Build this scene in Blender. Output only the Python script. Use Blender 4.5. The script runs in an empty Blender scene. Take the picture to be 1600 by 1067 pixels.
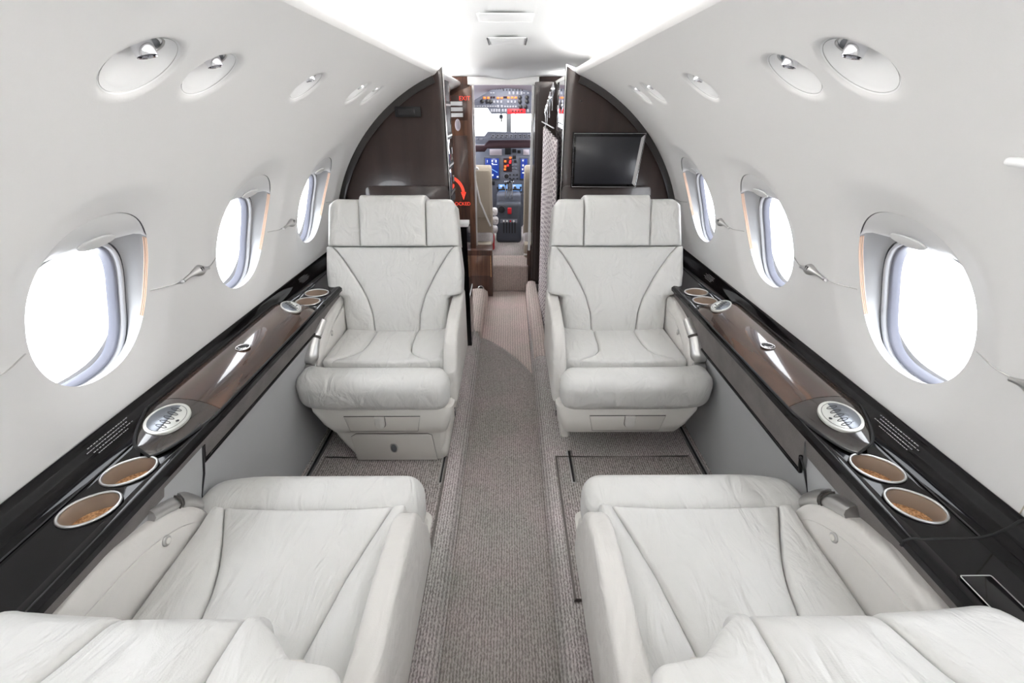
import bpy, bmesh, math, random
from mathutils import Vector, Matrix
random.seed(5)
SC = bpy.context.scene
COL = SC.collection
PI = math.pi
sin, cos, rad = math.sin, math.cos, math.radians

# ------------------------------------------------------------------ camera
PITCH = math.atan(361/711.0); YAW = math.atan(4/711.0)
cam_d = bpy.data.cameras.new('camera'); cam = bpy.data.objects.new('camera', cam_d); COL.objects.link(cam)
cam_d.sensor_fit = 'HORIZONTAL'; cam_d.sensor_width = 36; cam_d.lens = 36*711/1600.0
cam_d.clip_start = 0.02; cam_d.clip_end = 200
cam.location = (0.012, 0, 1.43)
cam.rotation_euler = (PI/2 - PITCH, 0, -YAW)
SC.camera = cam
# ------------------------------------------------------------------ world: even white overcast sky
W = bpy.data.worlds.new('sky'); SC.world = W; W.use_nodes = True
bg = W.node_tree.nodes['Background']; bg.inputs[0].default_value = (0.95, 0.975, 1, 1); bg.inputs[1].default_value = 3.5
# ------------------------------------------------------------------ large lamps: the cove lights behind the two valances, plus an added cockpit fill
def area(name, loc, sx, sy, target, power, colr=(1, 0.98, 0.95)):
    l = bpy.data.lights.new(name, 'AREA'); l.shape = 'RECTANGLE'; l.size = sx; l.size_y = sy; l.energy = power; l.color = colr
    o = bpy.data.objects.new(name, l); COL.objects.link(o); o.location = loc
    d = (Vector(target) - Vector(loc)).normalized()
    if sy > sx:                                   # long side runs along the cabin
        xa = Vector((1, 0, 0)); ya = Vector((0, 1, 0)); za = -d; xa = ya.cross(za).normalized()
        o.rotation_euler = Matrix((xa, ya, za)).transposed().to_euler()
    else: o.rotation_euler = d.to_track_quat('-Z', 'Y').to_euler()
    return o
for s_ in (-1, 1):
    area('cove_lamp', (s_*0.47, 0.65, 1.625), 0.03, 4.0, (s_*0.45, 0.65, 1.90), 16.5)
    area('cove_lamp', (s_*0.47, 3.2, 1.60), 0.03, 0.9, (s_*0.45, 3.2, 1.90), 5)
area('cockpit_fill_lamp', (0, 4.0, 1.63), 0.2, 0.2, (0, 4.9, 0.9), 3)  # unseen fill lamp added to brighten the instrument panel
SC.view_settings.view_transform = 'Standard'; SC.view_settings.look = 'None'
SC.view_settings.gamma = 1; SC.view_settings.use_curve_mapping = False
SC.view_settings.exposure = 1.20

# ------------------------------------------------------------------ materials
def srgb(r, g, b):
    f = lambda v: ((v/255.0+0.055)/1.055)**2.4 if v > 10 else v/255.0/12.92
    return (f(r), f(g), f(b), 1)
def mat(name, colr, rough=0.5, metal=0.0, coat=0.0, spec=0.5, var=0.0, vscale=8.0, bump=0.0, bscale=60.0, stretch=None, emit=None, es=0):
    m = bpy.data.materials.new(name); m.use_nodes = True; nt = m.node_tree; b = nt.nodes['Principled BSDF']
    b.inputs['Base Color'].default_value = colr; b.inputs['Roughness'].default_value = rough
    b.inputs['Metallic'].default_value = metal; b.inputs['Coat Weight'].default_value = coat
    b.inputs['Coat Roughness'].default_value = 0.03; b.inputs['Specular IOR Level'].default_value = spec
    tc = nt.nodes.new('ShaderNodeTexCoord'); mp = nt.nodes.new('ShaderNodeMapping'); nt.links.new(tc.outputs['Object'], mp.inputs[0])
    if stretch: mp.inputs['Scale'].default_value = stretch
    if var:
        n = nt.nodes.new('ShaderNodeTexNoise'); n.inputs['Scale'].default_value = vscale; n.inputs['Detail'].default_value = 6
        nt.links.new(mp.outputs[0], n.inputs[0]); r = nt.nodes.new('ShaderNodeValToRGB')
        r.color_ramp.elements[0].position = 0.3; r.color_ramp.elements[1].position = 0.7
        r.color_ramp.elements[0].color = tuple(c*(1-var) for c in colr[:3])+(1,)
        r.color_ramp.elements[1].color = tuple(min(1, c*(1+var)) for c in colr[:3])+(1,)
        nt.links.new(n.outputs[0], r.inputs[0]); nt.links.new(r.outputs[0], b.inputs['Base Color'])
    if bump:
        n2 = nt.nodes.new('ShaderNodeTexNoise'); n2.inputs['Scale'].default_value = bscale; n2.inputs['Detail'].default_value = 4
        nt.links.new(mp.outputs[0], n2.inputs[0]); bp = nt.nodes.new('ShaderNodeBump')
        bp.inputs['Strength'].default_value = bump; bp.inputs['Distance'].default_value = 0.01
        nt.links.new(n2.outputs[0], bp.inputs['Height']); nt.links.new(bp.outputs[0], b.inputs['Normal'])
    if emit: b.inputs['Emission Color'].default_value = emit; b.inputs['Emission Strength'].default_value = es
    return m
def leather_mat(name, colr):
    m = mat(name, colr, 0.33, spec=0.5, var=0.025, vscale=5)
    nt = m.node_tree; b = nt.nodes['Principled BSDF']
    tc = nt.nodes.new('ShaderNodeTexCoord')
    n1 = nt.nodes.new('ShaderNodeTexNoise'); n1.inputs['Scale'].default_value = 9; n1.inputs['Detail'].default_value = 3; n1.inputs['Distortion'].default_value = 1.2
    mp = nt.nodes.new('ShaderNodeMapping'); mp.inputs['Scale'].default_value = (1.6, 0.6, 1.0)
    nt.links.new(tc.outputs['Object'], mp.inputs[0]); nt.links.new(mp.outputs[0], n1.inputs[0])
    n2 = nt.nodes.new('ShaderNodeTexVoronoi'); n2.inputs['Scale'].default_value = 420
    nt.links.new(tc.outputs['Object'], n2.inputs[0])
    b1 = nt.nodes.new('ShaderNodeBump'); b1.inputs['Strength'].default_value = 0.6; b1.inputs['Distance'].default_value = 0.02
    b2 = nt.nodes.new('ShaderNodeBump'); b2.inputs['Strength'].default_value = 0.12; b2.inputs['Distance'].default_value = 0.002
    nt.links.new(n1.outputs[0], b1.inputs['Height']); nt.links.new(n2.outputs[0], b2.inputs['Height'])
    nt.links.new(b1.outputs[0], b2.inputs['Normal']); nt.links.new(b2.outputs[0], b.inputs['Normal'])
    return m
def carpet_mat(name, c1, c2, rib=105):
    m = mat(name, c1, 0.95, spec=0.1); nt = m.node_tree; b = nt.nodes['Principled BSDF']
    tc = nt.nodes.new('ShaderNodeTexCoord')
    w = nt.nodes.new('ShaderNodeTexWave'); w.inputs['Scale'].default_value = rib*0.5/PI*2; w.bands_direction = 'X'
    w.inputs['Distortion'].default_value = 2.5; w.inputs['Detail'].default_value = 2; w.inputs['Detail Scale'].default_value = 3
    n = nt.nodes.new('ShaderNodeTexNoise'); n.inputs['Scale'].default_value = 230; n.inputs['Detail'].default_value = 3
    mp = nt.nodes.new('ShaderNodeMapping'); mp.inputs['Scale'].default_value = (1, 0.55, 1)
    nt.links.new(tc.outputs['Object'], mp.inputs[0])
    nt.links.new(tc.outputs['Object'], w.inputs[0]); nt.links.new(mp.outputs[0], n.inputs[0])
    mx = nt.nodes.new('ShaderNodeMath'); mx.operation = 'MULTIPLY_ADD'; mx.inputs[1].default_value = 0.28
    nt.links.new(w.outputs[1], mx.inputs[0]); nt.links.new(n.outputs[0], mx.inputs[2])
    r = nt.nodes.new('ShaderNodeValToRGB'); r.color_ramp.elements[0].position = 0.45; r.color_ramp.elements[1].position = 0.82
    r.color_ramp.elements[0].color = c2; r.color_ramp.elements[1].color = c1
    nt.links.new(mx.outputs[0], r.inputs[0])
    # broad blotches of wear
    n3 = nt.nodes.new('ShaderNodeTexNoise'); n3.inputs['Scale'].default_value = 4.5; n3.inputs['Detail'].default_value = 3
    nt.links.new(tc.outputs['Object'], n3.inputs[0])
    rr = nt.nodes.new('ShaderNodeValToRGB'); rr.color_ramp.elements[0].position = 0.35; rr.color_ramp.elements[1].position = 0.7
    rr.color_ramp.elements[0].color = (0.92, 0.95, 0.92, 1); rr.color_ramp.elements[1].color = (1.06, 1.0, 1.02, 1)
    nt.links.new(n3.outputs[0], rr.inputs[0])
    mm = nt.nodes.new('ShaderNodeMix'); mm.data_type = 'RGBA'; mm.blend_type = 'MULTIPLY'; mm.inputs[0].default_value = 1
    nt.links.new(r.outputs[0], mm.inputs[6]); nt.links.new(rr.outputs[0], mm.inputs[7]); nt.links.new(mm.outputs[2], b.inputs['Base Color'])
    bp = nt.nodes.new('ShaderNodeBump'); bp.inputs['Strength'].default_value = 0.8; bp.inputs['Distance'].default_value = 0.004
    nt.links.new(mx.outputs[0], bp.inputs['Height']); nt.links.new(bp.outputs[0], b.inputs['Normal'])
    return m
def wood_mat(name, c1, c2, rough=0.25, coat=0.6, scale=3.0, stretch=(6, 1, 1)):
    m = mat(name, c1, rough, coat=coat); nt = m.node_tree; b = nt.nodes['Principled BSDF']
    tc = nt.nodes.new('ShaderNodeTexCoord'); mp = nt.nodes.new('ShaderNodeMapping'); mp.inputs['Scale'].default_value = stretch
    nt.links.new(tc.outputs['Object'], mp.inputs[0])
    n = nt.nodes.new('ShaderNodeTexNoise'); n.inputs['Scale'].default_value = scale; n.inputs['Detail'].default_value = 8; n.inputs['Distortion'].default_value = 0.6
    nt.links.new(mp.outputs[0], n.inputs[0])
    r = nt.nodes.new('ShaderNodeValToRGB'); r.color_ramp.elements[0].position = 0.35; r.color_ramp.elements[1].position = 0.68
    r.color_ramp.elements[0].color = c2; r.color_ramp.elements[1].color = c1
    nt.links.new(n.outputs[0], r.inputs[0]); nt.links.new(r.outputs[0], b.inputs['Base Color'])
    return m
def cork_mat():
    m = mat('cork', srgb(190, 140, 95), 0.9); nt = m.node_tree; b = nt.nodes['Principled BSDF']
    tc = nt.nodes.new('ShaderNodeTexCoord'); n = nt.nodes.new('ShaderNodeTexNoise'); n.inputs['Scale'].default_value = 260; n.inputs['Detail'].default_value = 5
    nt.links.new(tc.outputs['Object'], n.inputs[0]); r = nt.nodes.new('ShaderNodeValToRGB')
    r.color_ramp.elements[0].position = 0.38; r.color_ramp.elements[1].position = 0.62
    r.color_ramp.elements[0].color = srgb(176, 122, 78); r.color_ramp.elements[1].color = srgb(236, 188, 138)
    nt.links.new(n.outputs[0], r.inputs[0]); nt.links.new(r.outputs[0], b.inputs['Base Color']); return m
def pane_mat():
    m = bpy.data.materials.new('clear_pane'); m.use_nodes = True; nt = m.node_tree; nt.nodes.clear()
    o = nt.nodes.new('ShaderNodeOutputMaterial'); t = nt.nodes.new('ShaderNodeBsdfTransparent'); g = nt.nodes.new('ShaderNodeBsdfGlossy')
    g.inputs['Roughness'].default_value = 0.02; mx = nt.nodes.new('ShaderNodeMixShader'); mx.inputs[0].default_value = 0.06
    t.inputs[0].default_value = (0.97, 0.98, 1, 1)
    nt.links.new(t.outputs[0], mx.inputs[1]); nt.links.new(g.outputs[0], mx.inputs[2]); nt.links.new(mx.outputs[0], o.inputs[0]); return m
def lace_mat():
    m = mat('curtain_weave', srgb(214, 204, 204), 0.8); nt = m.node_tree; b = nt.nodes['Principled BSDF']
    tc = nt.nodes.new('ShaderNodeTexCoord'); v = nt.nodes.new('ShaderNodeTexVoronoi'); v.inputs['Scale'].default_value = 1; v.feature = 'DISTANCE_TO_EDGE'
    v.inputs['Randomness'].default_value = 0.0
    mp = nt.nodes.new('ShaderNodeMapping'); mp.inputs['Scale'].default_value = (0, 52, 44); mp.inputs['Rotation'].default_value = (0.785, 0, 0)
    nt.links.new(tc.outputs['Object'], mp.inputs[0]); nt.links.new(mp.outputs[0], v.inputs[0])
    r = nt.nodes.new('ShaderNodeValToRGB'); r.color_ramp.elements[0].position = 0.10; r.color_ramp.elements[1].position = 0.22
    r.color_ramp.elements[0].color = srgb(232, 224, 224); r.color_ramp.elements[1].color = srgb(168, 156, 160)
    nt.links.new(v.outputs[0], r.inputs[0]); nt.links.new(r.outputs[0], b.inputs['Base Color']); return m

M = {}
M['wall'] = mat('wall_white', srgb(229, 228, 227), 0.5, spec=0.3, bump=0.03, bscale=300)
M['ceil'] = mat('ceiling_white', srgb(230, 232, 233), 0.6, spec=0.2)
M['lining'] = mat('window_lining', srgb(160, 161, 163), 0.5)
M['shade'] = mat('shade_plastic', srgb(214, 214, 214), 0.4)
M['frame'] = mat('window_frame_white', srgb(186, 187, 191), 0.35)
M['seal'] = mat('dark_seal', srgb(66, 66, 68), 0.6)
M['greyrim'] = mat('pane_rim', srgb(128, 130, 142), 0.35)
M['tan'] = mat('shade_pleats_tan', srgb(222, 190, 168), 0.7)
M['pane'] = pane_mat()
M['leather'] = leather_mat('ivory_leather', srgb(217, 216, 213))
M['leather2'] = leather_mat('armrest_leather', srgb(213, 210, 206))
M['shell'] = mat('seat_shell', srgb(220, 217, 211), 0.45, bump=0.05, bscale=400)
M['seam'] = mat('leather_gap', srgb(84, 80, 76), 0.8)
M['satin'] = mat('satin_metal', srgb(196, 195, 194), 0.38, metal=1.0)
M['chrome'] = mat('chrome', srgb(235, 235, 238), 0.06, metal=1.0)
M['black'] = mat('black_lacquer', srgb(11, 9, 11), 0.06, coat=0.0, spec=0.28)
M['matte'] = mat('black_matte', srgb(12, 12, 13), 0.6)
M['rubber'] = mat('dark_rubber', srgb(38, 36, 38), 0.5)
M['lid'] = wood_mat('dark_veneer', srgb(92, 66, 52), srgb(46, 34, 30), 0.2, 1.0, 2.5, (9, 1.2, 3))
M['lidend'] = wood_mat('dark_veneer_end', srgb(62, 54, 50), srgb(42, 37, 35), 0.2, 1.0, 2.5, (9, 1.2, 3))
M['bulk'] = wood_mat('bulkhead_veneer', srgb(58, 44, 41), srgb(46, 35, 32), 0.3, 0.35, 1.6, (9, 3, 1.0))
M['bulkedge'] = mat('bulkhead_edge', srgb(42, 39, 38), 0.3, coat=0.5)
M['wood'] = wood_mat('brown_wood', srgb(128, 88, 66), srgb(84, 54, 40), 0.35, 0.4, 3, (14, 3, 1.2))
M['wood2'] = wood_mat('brown_wood_dark', srgb(92, 62, 50), srgb(66, 44, 36), 0.35, 0.4, 3, (14, 3, 1.2))
M['fabric'] = mat('grey_suede', srgb(112, 107, 105), 0.85, var=0.16, vscale=14, bump=0.2, bscale=200)
M['sidepanel'] = mat('grey_side_lining', srgb(176, 177, 178), 0.7, var=0.04, vscale=3)
M['carpet'] = carpet_mat('carpet_light', srgb(222, 216, 214), srgb(146, 138, 136))
M['runner'] = carpet_mat('carpet_runner_grey', srgb(190, 183, 179), srgb(136, 129, 126))
M['mat'] = carpet_mat('carpet_mat_grey', srgb(202, 195, 192), srgb(128, 121, 118))
M['binding'] = mat('carpet_binding', srgb(138, 130, 126), 0.95, bump=0.5, bscale=300)
M['beige'] = carpet_mat('carpet_beige', srgb(222, 208, 202), srgb(180, 166, 160), 60)
M['cork'] = cork_mat()
M['cup'] = mat('cup_lining', srgb(158, 143, 130), 0.35)
M['white'] = mat('white_plastic', srgb(240, 240, 240), 0.4)
M['drawer'] = mat('drawer_face', srgb(212, 208, 202), 0.5)
M['handle'] = mat('handle_metal', srgb(205, 204, 203), 0.3, metal=1.0)
M['screen'] = mat('monitor_glass', srgb(44, 44, 48), 0.25, spec=0.4)
M['cp_grey'] = mat('cockpit_grey', srgb(104, 108, 122), 0.6, var=0.06, vscale=20)
M['cp_grey2'] = mat('cockpit_grey_dark', srgb(70, 74, 84), 0.6)
M['cp_dark'] = mat('cockpit_black', srgb(22, 22, 28), 0.5)
M['maroon'] = mat('glareshield_maroon', srgb(48, 24, 32), 0.8)
M['cp_beige'] = mat('cockpit_beige', srgb(188, 178, 162), 0.7)
M['cp_liner'] = mat('cockpit_liner', srgb(140, 134, 146), 0.7)
M['red'] = mat('red_plastic', srgb(200, 25, 40), 0.45)
M['redlit'] = mat('lit_red', srgb(230, 40, 50), 0.5, emit=srgb(255, 45, 50), es=0.28)
M['orange'] = mat('lit_amber', srgb(240, 120, 50), 0.5, emit=srgb(255, 110, 40), es=0.40)
M['bluescr'] = mat('lit_blue_display', srgb(20, 40, 110), 0.3, emit=srgb(24, 58, 150), es=0.30)
M['keywhite'] = mat('key_white', srgb(150, 152, 162), 0.5)
M['litwhite'] = mat('lit_white', srgb(220, 225, 240), 0.4, emit=srgb(225, 230, 245), es=0.25)
M['cyan'] = mat('lit_cyan', srgb(120, 170, 235), 0.4, emit=srgb(130, 175, 240), es=0.22)
M['paper'] = mat('placard_paper', srgb(215, 205, 215), 0.7)
M['lace'] = lace_mat()
M['fleece'] = mat('white_fleece', srgb(225, 222, 225), 0.95, bump=1.0, bscale=60)
M['mirror'] = mat('mirror', srgb(215, 215, 222), 0.03, metal=1.0)
M['print'] = mat('white_print', srgb(150, 150, 150), 0.5)
M['redprint'] = mat('red_print', srgb(255, 80, 60), 0.5, emit=srgb(255, 70, 50), es=0.28)
M['greypanel'] = mat('control_face_grey', srgb(120, 124, 130), 0.3, metal=0.6)
M['silverface'] = mat('control_face_silver', srgb(206, 206, 200), 0.35, metal=0.4)
M['glassy'] = mat('amber_glass', srgb(50, 38, 30), 0.05, coat=1)

# ------------------------------------------------------------------ helpers
def link(name, me, parent=None, m=None, smooth=True):
    o = bpy.data.objects.new(name, me); COL.objects.link(o)
    if m is not None:
        me.materials.append(M[m] if isinstance(m, str) else m)
    if smooth:
        for p in me.polygons: p.use_smooth = True
    if parent: o.parent = parent
    return o
def mk(name, verts, faces, m, parent=None, smooth=True, fix=True, sharp=None):
    me = bpy.data.meshes.new(name); me.from_pydata([tuple(v) for v in verts], [], faces); me.validate(verbose=False)
    if fix:
        b = bmesh.new(); b.from_mesh(me); bmesh.ops.recalc_face_normals(b, faces=b.faces); b.to_mesh(me); b.free()
    o = link(name, me, parent, m, smooth)
    if sharp: me.set_sharp_from_angle(angle=rad(sharp))
    return o
def tag(o, label, cat, group=None):
    o['label'] = label; o['category'] = cat
    if group: o['group'] = group
    return o
def struct(o): o['kind'] = 'structure'; return o
def empty(name, loc=(0, 0, 0), rz=0, parent=None):
    o = bpy.data.objects.new(name, None); COL.objects.link(o); o.location = loc; o.rotation_euler = (0, 0, rz); o.empty_display_size = 0.05
    if parent: o.parent = parent
    return o
def smooth01(t): t = max(0, min(1, t)); return t*t*(3-2*t)
def interp(tab, x):
    if x <= tab[0][0]: return tab[0][1]
    for (a, b), (c, d) in zip(tab, tab[1:]):
        if x <= c:
            t = (x-a)/(c-a); return b+(d-b)*smooth01(t) if len(tab) < 3 else b+(d-b)*t
    return tab[-1][1]
def catmull(pts, n=8, closed=False):
    P = [Vector(p) for p in pts]; out = []; N = len(P)
    rng = range(N if closed else N-1)
    for i in rng:
        if closed: p0, p1, p2, p3 = P[i-1], P[i], P[(i+1) % N], P[(i+2) % N]
        else: p0, p1, p2, p3 = P[max(i-1, 0)], P[i], P[i+1], P[min(i+2, N-1)]
        for k in range(n):
            t = k/n
            out.append(0.5*((2*p1)+(-p0+p2)*t+(2*p0-5*p1+4*p2-p3)*t*t+(-p0+3*p1-3*p2+p3)*t**3))
    if not closed: out.append(P[-1])
    return out
def box(name, c, h, m, parent=None, bev=0.0, rz=0.0, rx=0.0, ry=0.0, seg=2):
    b = bmesh.new(); bmesh.ops.create_cube(b, size=2)
    for v in b.verts: v.co = Vector((v.co.x*h[0], v.co.y*h[1], v.co.z*h[2]))
    if bev: bmesh.ops.bevel(b, geom=b.edges[:], offset=min(bev, min(h)*0.95), segments=seg, affect='EDGES', profile=0.5)
    R = Matrix.Rotation(rz, 4, 'Z') @ Matrix.Rotation(rx, 4, 'X') @ Matrix.Rotation(ry, 4, 'Y')
    for v in b.verts: v.co = R @ v.co + Vector(c)
    me = bpy.data.meshes.new(name); b.to_mesh(me); b.free()
    o = link(name, me, parent, m, smooth=bev > 0)
    if bev: me.set_sharp_from_angle(angle=rad(40))
    return o
def rbox_data(c, h, r, n=6):
    # rounded box: subdivided cube pushed to rounded form
    verts, faces, idx = [], [], {}
    def V(p):
        k = tuple(round(x, 6) for x in p)
        if k not in idx: idx[k] = len(verts); verts.append(p)
        return idx[k]
    def ax(hh):
        core = hh-r; L = [-hh+r*(1-cos(PI/2*i/n)) for i in range(n+1)] if core >= 0 else []
        mid = max(1, int(core*2/0.03)); L2 = [-core+2*core*i/mid for i in range(1, mid)]
        return L+L2+[-x for x in reversed(L)]
    A = [ax(h[0]), ax(h[1]), ax(h[2])]
    def rnd(p):
        q = [max(-(h[i]-r), min(h[i]-r, p[i])) for i in range(3)]
        d = Vector([p[i]-q[i] for i in range(3)])
        # angle mapping
        if d.length > 1e-9: d = d.normalized()*r
        return (c[0]+q[0]+d[0], c[1]+q[1]+d[1], c[2]+q[2]+d[2])
    def ang(x, hh):  # re-space so that arcs are even
        return x
    for a in range(3):
        u, v = (a+1) % 3, (a+2) % 3
        for s in (-1, 1):
            for i in range(len(A[u])-1):
                for j in range(len(A[v])-1):
                    q = []
                    for (ii, jj) in ((i, j), (i+1, j), (i+1, j+1), (i, j+1)):
                        p = [0, 0, 0]; p[a] = s*h[a]; p[u] = A[u][ii]; p[v] = A[v][jj]; q.append(V(rnd(p)))
                    if len(set(q)) >= 3: faces.append(list(dict.fromkeys(q)))
    return verts, faces
def rbox(name, c, h, r, m, parent=None, fn=None, n=5):
    v, f = rbox_data(c, h, r*0.999, n)
    if fn: v = [fn(*p) for p in v]
    return mk(name, v, f, m, parent)
def tube(name, pts, r, m, parent=None, n=8, closed=False, rfn=None):
    P = [Vector(p) for p in pts]; verts, faces = [], []; N = len(P)
    up = Vector((0, 0, 1)); prev = None
    for i in range(N):
        a = P[i-1] if (i > 0 or closed) else P[i]; b = P[(i+1) % N] if (i < N-1 or closed) else P[i]
        t = (b-a).normalized()
        if prev is None:
            s = t.cross(up)
            if s.length < 0.1: s = t.cross(Vector((1, 0, 0)))
        else: s = prev - t*prev.dot(t)
        s.normalize(); prev = s; w = t.cross(s)
        rr = rfn(i/(N-1)) if rfn else r
        for k in range(n):
            an = 2*PI*k/n; verts.append(P[i]+s*cos(an)*rr+w*sin(an)*rr)
    for i in range(N if closed else N-1):
        for k in range(n):
            a = i*n+k; b = i*n+(k+1) % n; j = (i+1) % N
            faces.append([a, b, j*n+(k+1) % n, j*n+k])
    if not closed: faces.append(list(range(n))[::-1]); faces.append([(N-1)*n+k for k in range(n)])
    return mk(name, verts, faces, m, parent, sharp=50)
def loft(name, rings, m, parent=None, cap0=True, cap1=True, closed=True, sharp=None):
    n = len(rings[0]); verts = [p for r in rings for p in r]; faces = []
    for i in range(len(rings)-1):
        for k in range(n if closed else n-1):
            faces.append([i*n+k, i*n+(k+1) % n, (i+1)*n+(k+1) % n, (i+1)*n+k])
    if cap0 and closed: faces.append(list(range(n))[::-1])
    if cap1 and closed: faces.append([(len(rings)-1)*n+k for k in range(n)])
    return mk(name, verts, faces, m, parent, sharp=sharp)
def offset_poly(P, d):
    n = len(P); out = []
    A = sum(P[i][0]*P[(i+1) % n][1]-P[(i+1) % n][0]*P[i][1] for i in range(n)); sg = 1 if A > 0 else -1
    for i in range(n):
        a, b, c = P[i-1], P[i], P[(i+1) % n]
        e1 = Vector((b[0]-a[0], b[1]-a[1])).normalized(); e2 = Vector((c[0]-b[0], c[1]-b[1])).normalized()
        n1 = Vector((-e1.y, e1.x))*sg; n2 = Vector((-e2.y, e2.x))*sg; nn = (n1+n2)
        if nn.length < 1e-6: nn = n1
        nn.normalize(); k = max(0.4, nn.dot(n1)); out.append((b[0]+nn.x*d/k, b[1]+nn.y*d/k))
    return out
def slab(name, poly, w0, w1, r, m, fn, parent=None, n=4, sharp=55):
    # closed 2-D outline extruded w0..w1 with rounded rims; fn(a, b, w) -> xyz
    rings = []
    for i in range(n+1):
        e = 1-i/n; ins = r*(1-math.sqrt(max(0, 1-e*e))); w = w0+r*(1-e); rings.append([fn(a, b, w) for a, b in offset_poly(poly, ins)])
    for i in range(n+1):
        e = i/n; ins = r*(1-math.sqrt(max(0, 1-e*e))); w = w1-r*(1-e); rings.append([fn(a, b, w) for a, b in offset_poly(poly, ins)])
    return loft(name, rings, m, parent, sharp=sharp)
def rrect(cx, cy, hx, hy, r, n=5):
    out = []
    for (sx, sy, a0) in ((1, 1, 0), (-1, 1, 90), (-1, -1, 180), (1, -1, 270)):
        for k in range(n+1):
            a = rad(a0+90*k/n); out.append((cx+sx*(hx-r)+r*cos(a), cy+sy*(hy-r)+r*sin(a)))
    return out
def edge_samples(lo, hi, rl, rh, step):
    L = []
    k = 6
    for i in range(k): L.append(lo+rl*(1-cos(PI/2*i/k)))
    a, b = lo+rl, hi-rh
    n = max(1, int(round((b-a)/step)))
    for i in range(n+1): L.append(a+(b-a)*i/n)
    for i in range(k-1, -1, -1): L.append(hi-rh*(1-cos(PI/2*i/k)))
    return L
def pad(name, left, right, v0, v1, S, T, m, parent, rl=0.012, rr=0.012, rb=0.012, rt=0.012, crown=0.0, step=0.022, extra=()):
    # upholstered panel between the curves left(v) and right(v); S(u, v, h) -> xyz, h = height of surface
    vs = sorted(set([round(x, 5) for x in edge_samples(v0, v1, rb, rt, step)]+[e for e in extra if v0 < e < v1]))
    ts = edge_samples(0, 1, 0.1, 0.1, 0.07); nt = len(ts)
    verts, faces = [], []
    for v in vs:
        l, r_ = left(v), right(v); w = r_-l
        row = []
        for k, t in enumerate(ts):
            # keep edge samples at true radii
            if t <= 0.1: u = l+min(rl, w*0.3)*(t/0.1)
            elif t >= 0.9: u = r_-min(rr, w*0.3)*((1-t)/0.1)
            else:
                a, b = l+min(rl, w*0.3), r_-min(rr, w*0.3); u = a+(b-a)*(t-0.1)/0.8
            el = max(0, 1-(u-l)/min(rl, w*0.3)); er = max(0, 1-(r_-u)/min(rr, w*0.3))
            eb = max(0, 1-(v-v0)/rb); et = max(0, 1-(v1-v)/rt)
            h = T
            for e, R in ((el, min(rl, w*0.3)), (er, min(rr, w*0.3)), (eb, rb), (et, rt)):
                h -= R*(1-math.sqrt(max(0, 1-min(1, e)**2)))
            if crown: h += crown*(1-(2*t-1)**2)*(1-(2*(v-v0)/(v1-v0)-1)**2)
            row.append(S(u, v, h))
        base = len(verts); verts.append(S(l, v, 0)); verts.extend(row); verts.append(S(r_, v, 0))
    n = nt+2; nv = len(vs)
    for i in range(nv-1):
        for k in range(n-1): faces.append([i*n+k, i*n+k+1, (i+1)*n+k+1, (i+1)*n+k])
    # end skirts
    for i, vv in ((0, v0), (nv-1, v1)):
        b0 = len(verts)
        for k in range(1, n-1):
            u = None
            t = ts[k-1]; l, r_ = left(vv), right(vv); w = r_-l
            if t <= 0.1: u = l+min(rl, w*0.3)*(t/0.1)
            elif t >= 0.9: u = r_-min(rr, w*0.3)*((1-t)/0.1)
            else: a, b = l+min(rl, w*0.3), r_-min(rr, w*0.3); u = a+(b-a)*(t-0.1)/0.8
            verts.append(S(u, vv, 0))
        for k in range(nt-1): faces.append([i*n+1+k, i*n+2+k, b0+k+1, b0+k])
        faces.append([i*n, i*n+1, b0]); faces.append([i*n+n-1, i*n+n-2, b0+nt-1])
    return mk(name, verts, faces, m, parent, sharp=70)
def disc(name, c, r, th, m, parent=None, axis='Z', n=28, ry=None, bev=0.0015):
    poly = [(r*cos(2*PI*k/n), (ry or r)*sin(2*PI*k/n)) for k in range(n)]
    if axis == 'Z': fn = lambda a, b, w: (c[0]+a, c[1]+b, c[2]+w)
    elif axis == 'Y': fn = lambda a, b, w: (c[0]+a, c[1]-w, c[2]+b)
    else: fn = lambda a, b, w: (c[0]+w, c[1]+a, c[2]+b)
    return slab(name, poly, 0, th, min(bev, abs(th)*0.45), m, fn, parent, n=2)
def text(name, s, size, m, loc, rot, parent=None, ext=0.0006):
    cu = bpy.data.curves.new(name, 'FONT'); cu.body = s; cu.size = size; cu.extrude = ext; cu.align_x = 'CENTER'; cu.align_y = 'CENTER'
    t = bpy.data.objects.new(name, cu); COL.objects.link(t)
    bpy.context.view_layer.update()
    me = bpy.data.meshes.new_from_object(t.evaluated_get(bpy.context.evaluated_depsgraph_get()))
    bpy.data.objects.remove(t); o = bpy.data.objects.new(name, me); COL.objects.link(o)
    me.materials.clear(); me.materials.append(M[m]); o.location = loc; o.rotation_euler = rot
    if parent: o.parent = parent
    return o

CAM = Vector((0.012, 0, 1.43))
def at(px, py, y):
    a = (px-800)/711.0; u = (533.5-py)/711.0; c, s = cos(PITCH), sin(PITCH)
    d = Vector((a, c+u*s, -s+u*c)); w = YAW
    d = Vector((d.x*cos(w)+d.y*sin(w), -d.x*sin(w)+d.y*cos(w), d.z)); return CAM+d*(y/d.y)
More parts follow.
